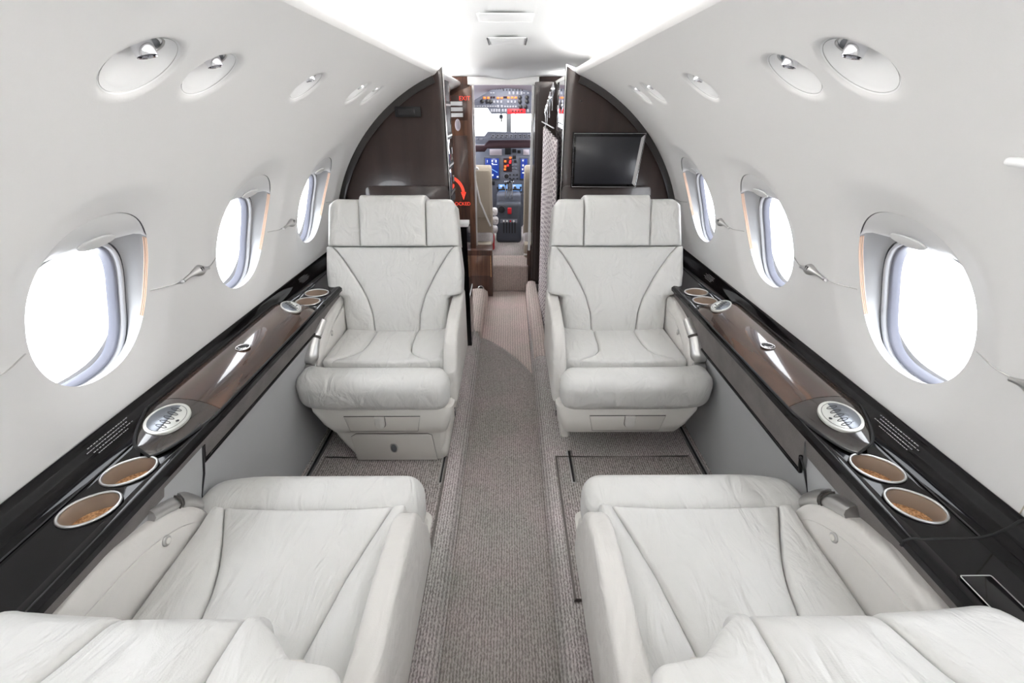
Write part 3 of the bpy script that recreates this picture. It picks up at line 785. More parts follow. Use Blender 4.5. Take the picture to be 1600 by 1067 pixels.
# lower side lining (structure): suede band, black lip, grey panel down to the floor
for sx, nm, bn in ((-1, 'trim_3', 'trim_5'), (1, 'trim_4', 'trim_6')):
    def sect(pts, y0, y1, name, m, thick=0.0, parent=None):
        V = [(sx*x, y, z) for y in (y0, y1) for (x, z) in pts]; n = len(pts)
        return mk(name, V, [[k, k+1, n+k+1, n+k] for k in range(n-1)], m, parent, sharp=30)
    zb_ = 0.600 if sx < 0 else 0.555
    band = sect([(0.772, 0.685), (0.778, 0.67), (0.803, zb_)], 0.935, YB, nm, 'fabric'); struct(band); band['label'] = 'grey suede band below the ledge'
    b2 = sect([(0.772, 0.685), (0.778, 0.67), (0.803, 0.600), (0.815, 0.56)], YA, 0.785, 'band_rear', 'fabric', parent=band)
    zs_ = 0.655 if sx < 0 else 0.61
    b3 = sect([(0.772, 0.685), (0.778, 0.67), (0.778+(0.67-zs_)*0.36, zs_)], 0.785, 0.935, 'band_bridge', 'fabric', parent=band)
    tube('band_lip', [(sx*0.802, y, zb_-0.002) for y in (0.94, 1.5, 2.0, YB-0.005)], 0.0055, 'black', band, n=8)
    tube('band_lip', [(sx*0.802, 0.94, zb_-0.002), (sx*0.786, 0.937, zs_)], 0.0055, 'black', band, n=8)
    tube('band_lip', [(sx*0.806, y, 0.592) for y in (0.76, 0.70, 0.5)], 0.0055, 'black', band, n=8)
    gp = sect([(0.806, zb_), (0.840, 0.48), (0.862, 0.25), (0.868, 0.05)], 0.935, YB, bn, 'sidepanel'); struct(gp); gp['label'] = 'smooth grey lower side lining'
    g2 = sect([(0.780+(0.67-zs_)*0.36, zs_), (0.812, 0.56), (0.840, 0.48), (0.860, 0.25), (0.866, 0.05)], YA, 0.933, 'lining_rear', 'sidepanel', parent=gp)
    tube('lining_joint', [(sx*x, 0.934, z) for x, z in ((0.783, zs_), (0.810, 0.56), (0.842, 0.48), (0.860, 0.25), (0.866, 0.06))], 0.003, 'rubber', gp, n=6)
    # seat track rails on the side floor
    for xr, ya, yb_ in ((0.835, -0.2, YB-0.02), (0.275, 1.40, 1.60)):
        rl = tag(box('seat_rail', (sx*xr, (ya+yb_)/2, 0.0645), (0.011, (yb_-ya)/2, 0.004), 'satin', None, bev=0.002),
                 'slim metal seat track on the %s floor %s' % ('left' if sx < 0 else 'right', 'along the wall' if xr > 0.5 else 'by the aisle'), 'rail', 'seat tracks in the floor')
        box('rail_slot', (sx*xr, (ya+yb_)/2, 0.069), (0.004, (yb_-ya)/2-0.005, 0.0008), 'rubber', rl)

# ================================================================== SEATS
def seat(name, sgn, loc, rz, label, tilt, yb, near, base):
    e = tag(empty(name, loc, rz), label, 'seat', 'ivory leather club seats')
    L = lambda u, y, z: (sgn*u, y, z)
    t = rad(tilt); ct, st_ = cos(t), sin(t); zb = 0.70 if near else 0.475; RB = 0.05 if near else 0.02
    def SB(u, v, h, T=0.10):      # backrest surface; front face at h=T
        wrap = 0.020*(abs(u)/0.30)**3
        hh = h-T+(wrap if h > 0.001 else 0)
        y = yb-v*st_+hh*ct; z = zb+v*ct+hh*st_
        return L(u, y, z)
    cen = [(0, 0.105), (0.10, 0.112), (0.18, 0.135), (0.25, 0.170), (0.31, 0.205), (0.36, 0.238), (0.395, 0.262), (0.415, 0.283)]
    outr = [(0, 0.238), (0.10, 0.246), (0.175, 0.250), (0.186, 0.262), (0.194, 0.302), (0.205, 0.312), (0.30, 0.316), (0.415, 0.303), (0.56, 0.293), (0.64, 0.285)]
    if near: outr = [(0, 0.135), (0.03, 0.175), (0.06, 0.205), (0.085, 0.235), (0.105, 0.30), (0.14, 0.314)]+outr[6:]
    outo = [(0, 0.300), (0.05, 0.312)]+outr[-4:] if near else outr      # outboard outline
    ext = (0.03, 0.06, 0.085, 0.105, 0.14, 0.175, 0.180, 0.186, 0.190, 0.194, 0.199, 0.205)
    g = 0.0012
    pad('backrest', lambda v: -interp(cen, v), lambda v: interp(cen, v), -0.03, 0.413, lambda u, v, h: SB(u, v, h), 0.10, 'leather', e, crown=0.010, rb=RB)
    for s in (-1, 1):
        l = (lambda v: interp(cen, v)+g) if s > 0 else (lambda v: -interp(outr, v))
        r = (lambda v: interp(outo, v)) if s > 0 else (lambda v: -interp(cen, v)-g)
        pad('back_bolster', l, r, -0.03, 0.413, lambda u, v, h: SB(u, v, h), 0.104, 'leather', e, rl=0.012 if s > 0 else 0.03, rr=0.03 if s > 0 else 0.012, rb=RB, crown=0.008, extra=ext)
    # headrest band: three pads
    pad('headrest', lambda v: -0.150, lambda v: 0.150, 0.416, 0.648, lambda u, v, h: SB(u, v, h, 0.125), 0.142, 'leather', e, rl=0.014, rr=0.014, rt=0.045, rb=0.010, crown=0.008)
    for s in (-1, 1):
        l = (lambda v: 0.152) if s > 0 else (lambda v: -interp(outr, v)-0.001+0.02*max(0, (v-0.6)/0.03))
        r = (lambda v: interp(outr, v)+0.001-0.02*max(0, (v-0.6)/0.03)) if s > 0 else (lambda v: -0.152)
        pad('headrest_wing', l, r, 0.416, 0.630, lambda u, v, h: SB(u, v, h, 0.125), 0.130, 'leather', e, rl=0.014 if s > 0 else 0.035, rr=0.035 if s > 0 else 0.014, rt=0.040, rb=0.010, crown=0.006)
    # back shell
    poly = [(-0.20, 0.0), (0.20, 0.0), (0.225, 0.17), (0.295, 0.21), (0.30, 0.42), (0.27, 0.615), (-0.27, 0.615), (-0.30, 0.42), (-0.295, 0.21), (-0.225, 0.17)]
    slab('back_shell', poly, -0.035, 0.03, 0.012, 'shell', lambda a, b, w: SB(a, b, 0, 0.10-w) if False else L(a, yb-b*st_+(w-0.10)*ct, zb+b*ct+(w-0.10)*st_), e)
    # cushion: centre panel that flares to the front, bolsters either side, front roll
    yf = 0.105; y0 = yb-(0.12 if near else 0.03)
    cwo = [(0, 0.098), (0.45, 0.103), (0.58, 0.115), (0.68, 0.132), (0.80, 0.160), (0.90, 0.186), (1.0, 0.212)] if near else [(0, 0.095), (0.5, 0.098), (0.7, 0.108), (0.82, 0.130), (0.92, 0.165), (1.0, 0.205)]
    cwi = [(0, 0.10), (0.3, 0.135), (0.62, 0.168), (0.8, 0.196), (1.0, 0.230)] if near else cwo
    ce = (lambda y: interp(cwo, (y-y0)/(yf-y0)))
    ci = (lambda y: interp(cwi, (y-y0)/(yf-y0)))
    zt = 0.492
    SU = lambda u, v, h: L(u, v, zt-0.11+h+0.006*(v-y0)/(yf-y0)+0.014*(abs(u)/0.24)**2.5)
    W2 = 0.241
    pad('seat_cushion', lambda v: -ci(v), lambda v: ce(v), y0, yf, SU, 0.110, 'leather', e, crown=0.010)
    pad('cushion_bolster', lambda v: ce(v)+g, lambda v: W2, y0, yf, SU, 0.112, 'leather', e, rr=0.02, crown=0.012)
    pad('cushion_bolster', lambda v: -W2-0.020, lambda v: -ci(v)-g, y0, yf, SU, 0.112, 'leather', e, rl=0.02, crown=0.012)
    def rollfn(x, y, z):
        # droop of the front edge and slightly pulled-back outer corner
        k = max(0, (x-0.16)/0.18); y -= 0.035*k*k
        if z < 0.41: y -= (0.41-z)*0.22
        return L(x, y, z)
    rbox('seat_front_roll', (0.020, 0.183, 0.412), (0.310, 0.080, 0.082), 0.058, 'leather', e, fn=rollfn, n=7)
    # armrests
    AO = [(-0.34, 0.34), (-0.34, 0.628), (-0.30, 0.650), (-0.20, 0.648), (-0.10, 0.634), (-0.02, 0.608), (0.04, 0.573), (0.078, 0.535), (0.100, 0.490), (0.108, 0.44), (0.108, 0.34)]
    fi = 0.06 if not near else 0.0
    if near: AO = [(-0.60, 0.34), (-0.60, 0.62)]+AO[3:]
    AI = [(-0.34, 0.34), (-0.34, 0.632), (-0.30, 0.652), (-0.16, 0.648), (-0.06, 0.636), (0.01+fi, 0.600), (0.055+fi, 0.555), (0.085+fi, 0.500), (0.100+fi, 0.44), (0.104+fi, 0.34)]
    if near: AI = [(-0.60, 0.34), (-0.60, 0.61), (-0.30, 0.615), (-0.16, 0.618), (-0.06, 0.612), (0.0, 0.590), (0.035, 0.555), (0.055, 0.51)]+AI[-2:]
    def smoothpoly(P): return [(p.x, p.y) for p in catmull([(a, b, 0) for a, b in P], 4)]
    fn = lambda a, b, w: L(w, a, b)
    ao = slab('armrest', smoothpoly(AO), 0.247, 0.322, 0.020, 'leather2', fn, e, n=5)
    # inner facing panel of the outboard armrest with its own seam line
    inner = [(-0.32, 0.42), (-0.32, 0.590), (-0.22, 0.600), (-0.10, 0.588), (-0.02, 0.560), (0.04, 0.522), (0.07, 0.48), (0.08, 0.44)]
    slab('arm_facing', smoothpoly(inner), 0.2445, 0.2475, 0.0025, 'leather2', fn, ao, n=2)
    # recline button
    bt = slab('recline_button', [(0.0125*cos(2*PI*k/20)-0.045, 0.0125*sin(2*PI*k/20)+0.560) for k in range(20)], 0.2405, 0.2460, 0.002, 'satin', fn, ao, n=2)
    slab('button_cap', [(0.0075*cos(2*PI*k/20)-0.045, 0.0075*sin(2*PI*k/20)+0.560) for k in range(20)], 0.2375, 0.2410, 0.0015, 'shell', fn, ao, n=2)
    ai = slab('armrest', smoothpoly(AI), -0.320, -0.264, 0.016, 'leather2', fn, e, n=5)
    # metal handle wrapping the front of the outboard armrest
    hp = [(-0.035, 0.622), (0.02, 0.596), (0.066, 0.560), (0.096, 0.515), (0.110, 0.470)]
    hc = catmull([(a, b, 0) for a, b in hp], 5)
    def hand(name, i0, i1, grow, w0, w1, m, par):
        rings = []
        for i in range(i0, i1+1):
            p = hc[i]; q = hc[min(i+1, len(hc)-1)]; pr = hc[max(i-1, 0)]
            d = (q-pr).normalized(); nn = Vector((-d.y, d.x, 0))
            f = 1.0
            if i1-i < 3: f = (0.55, 0.85, 0.97)[i1-i]
            ring = []
            for k in range(14):
                an = PI*2*k/14; wx = (w0+w1)/2+(w1-w0)/2*f*cos(an); dd = (0.002+grow*f)*max(-0.4, sin(an))
                ring.append(L(wx, p.x+nn.x*dd, p.y+nn.y*dd))
            rings.append(ring)
        return loft(name, rings, m, par, sharp=50)
    hb = hand('release_handle', 0, 8, 0.020, 0.252, 0.330, 'handle', ao)
    hand('handle_lever', 8, 17, 0.027, 0.256, 0.336, 'handle', hb)
    hand('handle_gap', 7, 9, 0.0235, 0.253, 0.332, 'seam', hb)
    slab('handle_cup', [(0.092, 0.492), (0.118, 0.480), (0.124, 0.452), (0.112, 0.432), (0.094, 0.432)], 0.268, 0.326, 0.008, 'handle', fn, ao)
    # shell skirts and apron under the cushion
    def ringz(x0, x1, ya_, yf_, z, r=0.03): return [L(a, b, z) for a, b in rrect((x0+x1)/2, (ya_+yf_)/2, (x1-x0)/2, (yf_-ya_)/2, r, 4)]
    rr = [ringz(-0.305, 0.280, -0.33, 0.228, 0.352), ringz(-0.302, 0.275, -0.33, 0.236, 0.335), ringz(-0.285, 0.238, -0.33, 0.238, 0.27), ringz(-0.272, 0.208, -0.32, 0.232, 0.232), ringz(-0.262, 0.198, -0.31, 0.220, 0.222)]
    ap = loft('seat_apron', rr, 'shell', e, sharp=60)
    # drawer in the apron
    dp = [(-0.165, 0.327), (0.145, 0.327), (0.128, 0.255), (-0.150, 0.255)]
    dpo = [(p[0], p[1]) for p in dp]
    F = lambda a, b, w: L(a-0.005, 0.2375+w, b-0.008)
    slab('drawer_front', offset_poly(dpo, 0.0), -0.004, 0.0040, 0.002, 'drawer', F, ap, n=2)
    tube('drawer_gap', [F(a, b, 0.0012) for a, b in dpo], 0.0022, 'seam', ap, closed=True, n=5)
    slab('pull_tab', [(-0.020, 0.330), (0.020, 0.330), (0.020, 0.295)]+[(0.020*cos(rad(a)), 0.292+0.020*sin(rad(a))) for a in range(-10, -180, -20)]+[(-0.020, 0.295)], 0.004, 0.014, 0.003, 'leather2', F, ap, n=2)
    tube('tab_edge', [F(a, b, 0.0045) for a, b in [(-0.021, 0.326)]+[(0.0215*cos(rad(a)), 0.292+0.0215*sin(rad(a))) for a in range(-180, 1, 20)]+[(0.021, 0.326)]], 0.0014, 'seam', ap, n=5)
    # aisle-side skirt down to the track
    sk = [(-0.33, 0.36), (0.165, 0.36), (0.205, 0.30), (0.200, 0.18), (0.150 if not base else 0.190, 0.215 if not base else 0.075), (-0.10, 0.20 if not base else 0.075), (-0.30, 0.075), (-0.35, 0.20)]
    skt = slab('side_skirt', smoothpoly(sk+[sk[0]])[:-1], -0.300, -0.262, 0.012, 'shell', lambda a, b, w: L(w+max(0, 0.33-b)*0.14, a, b), e, n=4)
    ly, lz = (0.055, 0.21) if not near else (-0.20, 0.36)
    lo = 0.0 if not near else -0.0145
    box('skirt_slot', L(-0.2865+lo, ly, lz), (0.0012, 0.0055, 0.022), 'rubber', skt)
    box('skirt_latch', L(-0.288+lo, ly, lz+0.015), (0.003, 0.010, 0.0035), 'chrome', skt, bev=0.001)
    # pedestal
    if base:
        rr = [ringz(-0.270, 0.215, -0.28, 0.212, 0.228), ringz(-0.266, 0.200, -0.28, 0.214, 0.19), ringz(-0.262, 0.150, -0.27, 0.210, 0.10), ringz(-0.258, 0.135, -0.27, 0.204, 0.064)]
        pb = loft('seat_base', rr, 'shell', e, sharp=60)
        dq = [(-0.205, 0.205), (-0.190, 0.212), (0.115, 0.212), (0.135, 0.198), (0.128, 0.072), (-0.220, 0.072)]
        G = lambda a, b, w: L(a, 0.213+w, b)
        slab('base_door', dq, -0.002, 0.0075, 0.004, 'drawer', G, pb, n=3)
        tube('door_gap', [G(a, b, 0.0012) for a, b in dq], 0.0018, 'seam', pb, closed=True, n=5)
        slab('oval_latch', [(-0.040+0.018*cos(2*PI*k/24), 0.142+0.026*sin(2*PI*k/24)) for k in range(24)], 0.006, 0.010, 0.002, 'satin', G, pb, n=2)
        slab('latch_grip', [(-0.040+0.012*cos(2*PI*k/24), 0.142+0.019*sin(2*PI*k/24)) for k in range(24)], 0.009, 0.0115, 0.001, 'greypanel', G, pb, n=2)
    else:
        rr = [ringz(-0.24, 0.12, -0.28, -0.08, 0.226), ringz(-0.24, 0.10, -0.28, -0.10, 0.064)]
        loft('seat_base', rr, 'shell', e, sharp=60)
    return e
SX = 0.512
seat('club_seat', 1, (-SX-0.012, 1.755, 0), PI, 'ivory leather seat facing the camera on the left, with a storage door in its base', 18.5, -0.195, False, True)
seat('club_seat', -1, (SX-0.004, 1.755, 0), PI, 'ivory leather seat facing the camera on the right, below the monitor', 18.5, -0.195, False, False)
seat('club_seat', -1, (-SX-0.012, 0.765, 0), 0, 'reclined ivory leather seat in the left foreground, seen over its back', 74, -0.312, True, False)
seat('club_seat', 1, (SX-0.004, 0.765, 0), 0, 'reclined ivory leather seat in the right foreground, seen over its back', 74, -0.312, True, False)

# ================================================================== BULKHEADS
def bulkhead(sx, xin, label):
    e = struct(empty('wall_front_left' if sx < 0 else 'wall_front_right', (0, YB, 0))); e['label'] = label
    poly = [(sx*xin, 0.055), (sx*xin, 1.625)]+[(sx*x, z) for (x, z) in ((0.356, 1.588),)]+[(WP(sx, 0, p)[0], WP(sx, 0, p)[2]) for p in range(66, -36, -3)]+[(sx*0.86, 0.055)]
    F = lambda a, b, w: (a, w, b)
    slab('bulkhead_panel', poly, 0.0, 0.035, 0.001, 'bulk', F, e, n=1)
    # dark band along the arch
    rings = []
    for p in range(68, -6, -2):
        rings.append([(sx*(R0-0.0)*cos(rad(p)), -0.001, ZC+R0*sin(rad(p))), (sx*(R0-0.0)*cos(rad(p)), -0.006, ZC+R0*sin(rad(p))),
                      (sx*(R0-0.032)*cos(rad(p)), -0.006, ZC+(R0-0.032)*sin(rad(p))), (sx*(R0-0.032)*cos(rad(p)), -0.001, ZC+(R0-0.032)*sin(rad(p)))])
    loft('arch_border', rings, 'bulkedge', e, sharp=30)
    # low veneer backing pad behind the headrest
    xo = 0.775 if sx < 0 else 0.79
    x0, x1 = (sx*xin, sx*xo)
    pl = rrect((x0+x1)/2, 0.90, abs(x1-x0)/2, 0.165, 0.03)
    slab('raised_panel', pl, -0.014, -0.002, 0.003, 'bulk', F, e, n=2)
    return e
bl = bulkhead(-1, 0.318, 'dark brown veneered bulkhead on the left')
brt = bulkhead(1, 0.298, 'dark brown veneered bulkhead on the right')
# chrome capped inner edges
for sx, x, e in ((-1, 0.316, bl), (1, 0.296, brt)):
    box('edge_strip', (sx*x, 0.014, 0.84), (0.004, 0.022, 0.785), 'black' if sx < 0 else 'black', e, bev=0.002)
    box('edge_trim', (sx*(x-0.003), -0.006, 0.84), (0.002, 0.003, 0.785), 'satin', e)
g = tag(empty('ceiling_bulkhead_cap', (0.328, YB+0.01, 1.622)), 'narrow chrome cap where the right bulkhead meets the ceiling light cove', 'trim')
mk('cap_plate', [(-0.035, 0, 0.012), (-0.035, 0, -0.06), (0.03, 0, -0.04), (0.05, 0, -0.02), (-0.035, 0.03, 0.012), (-0.035, 0.03, -0.06), (0.03, 0.03, -0.04), (0.05, 0.03, -0.02)],
   [[0, 1, 2, 3], [4, 5, 6, 7], [0, 1, 5, 4], [1, 2, 6, 5], [2, 3, 7, 6], [3, 0, 4, 7]], 'mirror', g, smooth=False)
# small flush latch on left bulkhead
e = tag(empty('recessed_latch', (-0.503, YB-0.001, 1.424)), 'small dark rectangular recessed latch high on the left bulkhead', 'latch')
slab('latch_frame', rrect(0, 0, 0.066, 0.024, 0.004, 2), 0.0, 0.008, 0.003, 'matte', lambda a, b, w: (a, -w, b), e, n=2)
slab('latch_pull', rrect(-0.006, 0, 0.042, 0.014, 0.003, 2), 0.008, 0.0095, 0.001, 'rubber', lambda a, b, w: (a, -w, b), e, n=1)
disc('lock_pin', (0.376, -0.001, 1.472), 0.005, 0.003, 'matte', brt, axis='Y', n=12)
# monitor
e = tag(empty('monitor', (0.522, YB-0.02, 1.195)), 'black framed flat monitor, switched off, angled on the right bulkhead', 'monitor')
fr_o = [(-0.183, 0.135), (0.190, 0.135), (0.166, -0.135), (-0.180, -0.135)]
slab('monitor_housing', fr_o, 0.0, 0.05, 0.006, 'black', lambda a, b, w: (a, 0.015-w*(0.9+0.3*(a+0.18)/0.36), b), e, n=3)
fr_i = offset_poly(fr_o, 0.020); fr_i = [(a-0.004, b) for a, b in fr_i]
slab('screen', fr_i, 0.0, 0.0015, 0.0005, 'screen', lambda a, b, w: (a, 0.015-0.0455-0.0152*(a+0.18)/0.36-w, b), e, n=1)
tube('bezel_rim', [(a, 0.015-0.0465-0.0152*(a+0.18)/0.36, b) for a, b in offset_poly(fr_o, 0.005)], 0.0022, 'chrome', e, closed=True, n=6)
mk('bezel_side', [(a, 0.015-0.0475-0.0152*(a+0.18)/0.36, b) for a, b in ((0.181, 0.126), (0.1635, 0.111), (0.1415, -0.111), (0.158, -0.126))], [[0, 1, 2, 3]], 'satin', e, smooth=False)

# ================================================================== VESTIBULE, LEFT SIDE
gl = tag(empty('galley_unit', (-0.34, 2.95, 0)), 'tall black galley cabinet with chrome edged compartments behind the left bulkhead', 'cabinet')
box('upper_carcass', (-0.25, 0.02, 1.225), (0.225, 0.33, 0.345), 'matte', gl)
box('counter', (-0.10, -0.265, 0.842), (0.215, 0.045, 0.012), 'white', gl, bev=0.004)
box('lower_carcass', (-0.105, -0.20, 0.443), (0.210, 0.11, 0.385), 'black', gl)
for k in range(3): box('chrome_edge', (-0.022, -0.27+0.28*k, 1.24), (0.004, 0.006, 0.32), 'chrome', gl)
for k in range(4): box('shelf_edge', (-0.021, 0.01, 0.95+0.17*k), (0.004, 0.28, 0.005), 'satin', gl)
random.seed(11)
for i in range(2):
    for k in range(4):
        m_ = random.choice(['white', 'rubber', 'screen', 'greypanel', 'mirror'])
        box('compartment_door', (-0.021, -0.13+0.28*i, 1.035+0.17*k-0.0), (0.003, 0.11, 0.065), m_, gl, bev=0.001)
        box('door_catch', (-0.016, -0.05+0.28*i, 1.03+0.17*k), (0.003, 0.01, 0.02), 'chrome', gl)
box('toe_trim', (0.106, -0.20, 0.40), (0.002, 0.11, 0.008), 'satin', gl)

# wood panelled door surround facing the camera
wp = tag(empty('entry_panel', (-0.335, 3.70, 0)), 'brown wood panel with lit exit sign and red arrow left of the cockpit doorway', 'panel')
pl = [(-0.30, 0.40), (0.072, 0.40), (0.080, 1.59), (0.05, 1.575), (0.0, 1.56), (-0.04, 1.54), (-0.10, 1.50), (-0.30, 1.40)]
slab('wood_board', pl, 0, 0.05, 0.003, 'wood', lambda a, b, w: (a, 0.05-w, b), wp, n=2)
slab('recessed_field', [(-0.20, 0.42), (0.035, 0.42), (0.035, 1.263), (-0.20, 1.263)], 0, 0.004, 0.0015, 'wood2', lambda a, b, w: (a, -w, b), wp, n=1)
slab('sign_plate', [(-0.12, 1.365), (0.045, 1.365), (0.045, 1.525), (-0.12, 1.525)], 0, 0.003, 0.001, 'wood2', lambda a, b, w: (a, -w, b), wp, n=1)
for k in range(3): box('white_slat', (-0.04, -0.012, 1.400+0.037*k), (0.052, 0.008, 0.0130), 'white', wp, bev=0.003)
text('exit_sign', 'EXIT', 0.040, 'redprint', (0.028, -0.006, 1.506), (PI/2, 0, 0), wp)
slab('oval_badge', [(-0.030+0.021*cos(2*PI*k/24), 1.335+0.040*sin(2*PI*k/24)) for k in range(24)], 0, 0.006, 0.002, 'paper', lambda a, b, w: (a, -w, b), wp, n=2)
for s in (-1, 1): box('badge_mark', (-0.030+s*0.006, -0.0068, 1.335), (0.0016, 0.0008, 0.026), 'greyrim', wp)
# red curved arrow and lettering
av, af = [], []
arcp = [(-0.145+0.135*cos(rad(a)), 0.850+0.130*sin(rad(a))) for a in range(80, -1, -8)]
for i, (a, b) in enumerate(arcp):
    w_ = 0.011; d = Vector((cos(rad(80-8*i)), sin(rad(80-8*i)))); av += [(a-d.x*w_, -0.0055, b-d.y*w_), (a+d.x*w_, -0.0055, b+d.y*w_)]
for i in range(len(arcp)-1): af.append([2*i, 2*i+1, 2*i+3, 2*i+2])
b0 = len(av); av += [(-0.031, -0.0055, 0.862), (0.010, -0.0055, 0.862), (-0.012, -0.0055, 0.802)]; af.append([b0, b0+1, b0+2])
mk('red_arrow', av, af, 'redprint', wp, smooth=False)
text('arrow_caption', 'LOCKED', 0.036, 'redprint', (-0.030, -0.006, 0.772), (PI/2, 0, 0), wp)

# doorway frame to the cockpit
df = struct(empty('door_1', (0, 3.80, 0))); df['label'] = 'cockpit doorway with white edge trim'
mk('door_post', [(x, y, z) for z, x0, x1 in ((0.39, -0.275, -0.258), (1.595, -0.262, -0.245)) for x, y in ((x0, -0.01), (x1, -0.01), (x1, 0.03), (x0, 0.03))],
   [[0, 1, 5, 4], [1, 2, 6, 5], [2, 3, 7, 6], [3, 0, 4, 7], [0, 1, 2, 3], [4, 5, 6, 7]], 'white', df, smooth=False)
mk('door_post', [(x, y, z) for z, x0, x1 in ((0.37, 0.168, 0.186), (1.595, 0.180, 0.197)) for x, y in ((x0, -0.01), (x1, -0.01), (x1, 0.03), (x0, 0.03))],
   [[0, 1, 5, 4], [1, 2, 6, 5], [2, 3, 7, 6], [3, 0, 4, 7], [0, 1, 2, 3], [4, 5, 6, 7]], 'white', df, smooth=False)
box('door_header', (-0.03, 0.02, 1.622), (0.26, 0.03, 0.026), 'white', df, bev=0.004)
# partition either side, closing the vestibule
for sx, x in ((-1, 0.276), (1, 0.197)):
    pts = [(sx*x, 0.0), (sx*x, 1.65)]+[(sx*0.42, 1.65)]+[(WP(sx, 0, p, 0.02)[0], WP(sx, 0, p, 0.02)[2]) for p in range(64, -36, -4)]
    o = slab('door_partition', pts, 0, 0.03, 0.001, 'wood2' if sx < 0 else 'bulk', lambda a, b, w: (a, w+0.02, b), df, n=1)
# step up into the cockpit
st = tag(empty('cockpit_step', (0.01, 3.82, 0)), 'beige carpeted step up into the cockpit doorway', 'step')
box('step_side', (0.190, 0.03, 0.20), (0.036, 0.02, 0.20), 'wood2', st)
rbox('step_block', (0, 0.14, 0.115), (0.164, 0.16, 0.122), 0.02, 'beige', st, n=3)
# small wooden box with latches, left of the step
wb = tag(empty('wooden_locker', (-0.245, 3.64, 0)), 'low brown wooden locker with round chrome lock beside the step', 'locker')
box('locker_body', (0.0, 0.09, 0.215), (0.115, 0.09, 0.20), 'wood2', wb, bev=0.004)
slab('locker_door', rrect(0.015, 0.285, 0.080, 0.085, 0.004, 2), 0, 0.006, 0.002, 'wood', lambda a, b, w: (a, -w, b), wb, n=1)
box('door_strip', (0.102, -0.003, 0.28), (0.003, 0.002, 0.09), 'cork', wb)
tube('lock_ring', [(0.015+0.023*cos(2*PI*k/24), -0.004, 0.085+0.023*sin(2*PI*k/24)) for k in range(24)], 0.006, 'chrome', wb, closed=True)
disc('lock_core', (0.015, 0.0, 0.085), 0.016, 0.008, 'rubber', wb, axis='Y')
for z in (0.085, 0.345): slab('side_disc', [(-0.085+0.014*cos(2*PI*k/16), z+0.024*sin(2*PI*k/16)) for k in range(16)], 0, 0.006, 0.002, 'white', lambda a, b, w: (a, -w, b), wb, n=1)
# carpeted humps either side of the aisle
def hump(name, pts, lab):
    rings = []
    for (y, xi, xo, z) in pts:
        w = xo-xi; rings.append([(xi, y, 0.0), (xi+w*0.05, y, z*0.75), (xi+w*0.25, y, z*0.97), (xi+w*0.6, y, z), (xi+w*0.95, y, z*0.95), (xo, y, z*0.7), (xo, y, 0.0)])
    return tag(loft(name, rings, 'beige', None, sharp=60), lab, 'carpet')
hump('carpet_kerb', [(2.50, 0.165, 0.25, 0.062), (2.7, 0.165, 0.25, 0.10), (3.0, 0.160, 0.245, 0.125), (3.4, 0.155, 0.24, 0.135), (3.68, 0.150, 0.235, 0.14), (3.72, 0.155, 0.23, 0.11)], 'beige carpeted kerb along the right of the aisle below the curtain')
hump('carpet_kerb', [(2.86, -0.185, -0.24, 0.058), (3.0, -0.182, -0.26, 0.085), (3.3, -0.175, -0.30, 0.105), (3.58, -0.165, -0.31, 0.11), (3.62, -0.17, -0.31, 0.09)], 'beige carpeted kerb on the left in front of the wooden locker')

# ================================================================== VESTIBULE, RIGHT SIDE
cb = tag(empty('coat_closet', (0.33, 3.1, 0)), 'tall closet with mirrored side panel behind the right bulkhead', 'closet')
box('closet_body', (0.28, -0.05, 0.84), (0.22, 0.40, 0.77), 'bulk', cb)
box('closet_back', (0.02, 0.62, 0.88), (0.13, 0.05, 0.73), 'bulk', cb)
box('mirror_panel', (-0.012, -0.19, 0.95), (0.003, 0.25, 0.63), 'mirror', cb, rz=rad(2.2))
box('mirror_trim', (-0.018, -0.44, 0.84), (0.006, 0.008, 0.78), 'satin', cb, bev=0.002)
box('side_stile', (-0.118, 0.64, 0.88), (0.012, 0.05, 0.73), 'bulk', cb)
rod = tag(empty('curtain_rail', (0.30, 3.2, 1.36)), 'thin metal rail with coat hooks beside the mirror', 'rail')
tube('rod', [(-0.035, -0.35, -0.02), (-0.045, 0.0, -0.01), (-0.06, 0.30, 0.0)], 0.004, 'satin', rod)
for k, (y, z) in enumerate(((-0.28, 0.13), (-0.10, 0.09), (0.06, 0.05), (0.2, 0.02))):
    rf = lambda t: 0.003+0.009*math.exp(-((t-0.75)/0.14)**2)
    tube('coat_hook', [(-0.042, y, z-0.06+0.14*i/12) for i in range(13)], 0.004, 'chrome', rod, n=10, rfn=rf)
# curtain
V, Fc = [], []
ny, nz = 90, 30
for j in range(nz+1):
    z = 1.335-1.25*j/nz
    for i in range(ny+1):
        s = i/ny; t = j/nz
        y = 2.70+0.72*s-0.10*t*(1-s)
        x = 0.268+0.006*t+0.016*sin(2*PI*s*7.5+0.6*sin(3*t))*(0.7+0.5*t)-0.020*s*1
        V.append((x, y, z-0.05*(1-s)*(1-t)))
for j in range(nz):
    for i in range(ny): a = j*(ny+1)+i; Fc.append([a, a+1, a+ny+2, a+ny+1])
cur = tag(mk('curtain', V, Fc, 'lace', fix=False), 'pale patterned curtain gathered at the right of the cockpit doorway', 'curtain')
md = cur.modifiers.new('thick', 'SOLIDIFY'); md.thickness = 0.002

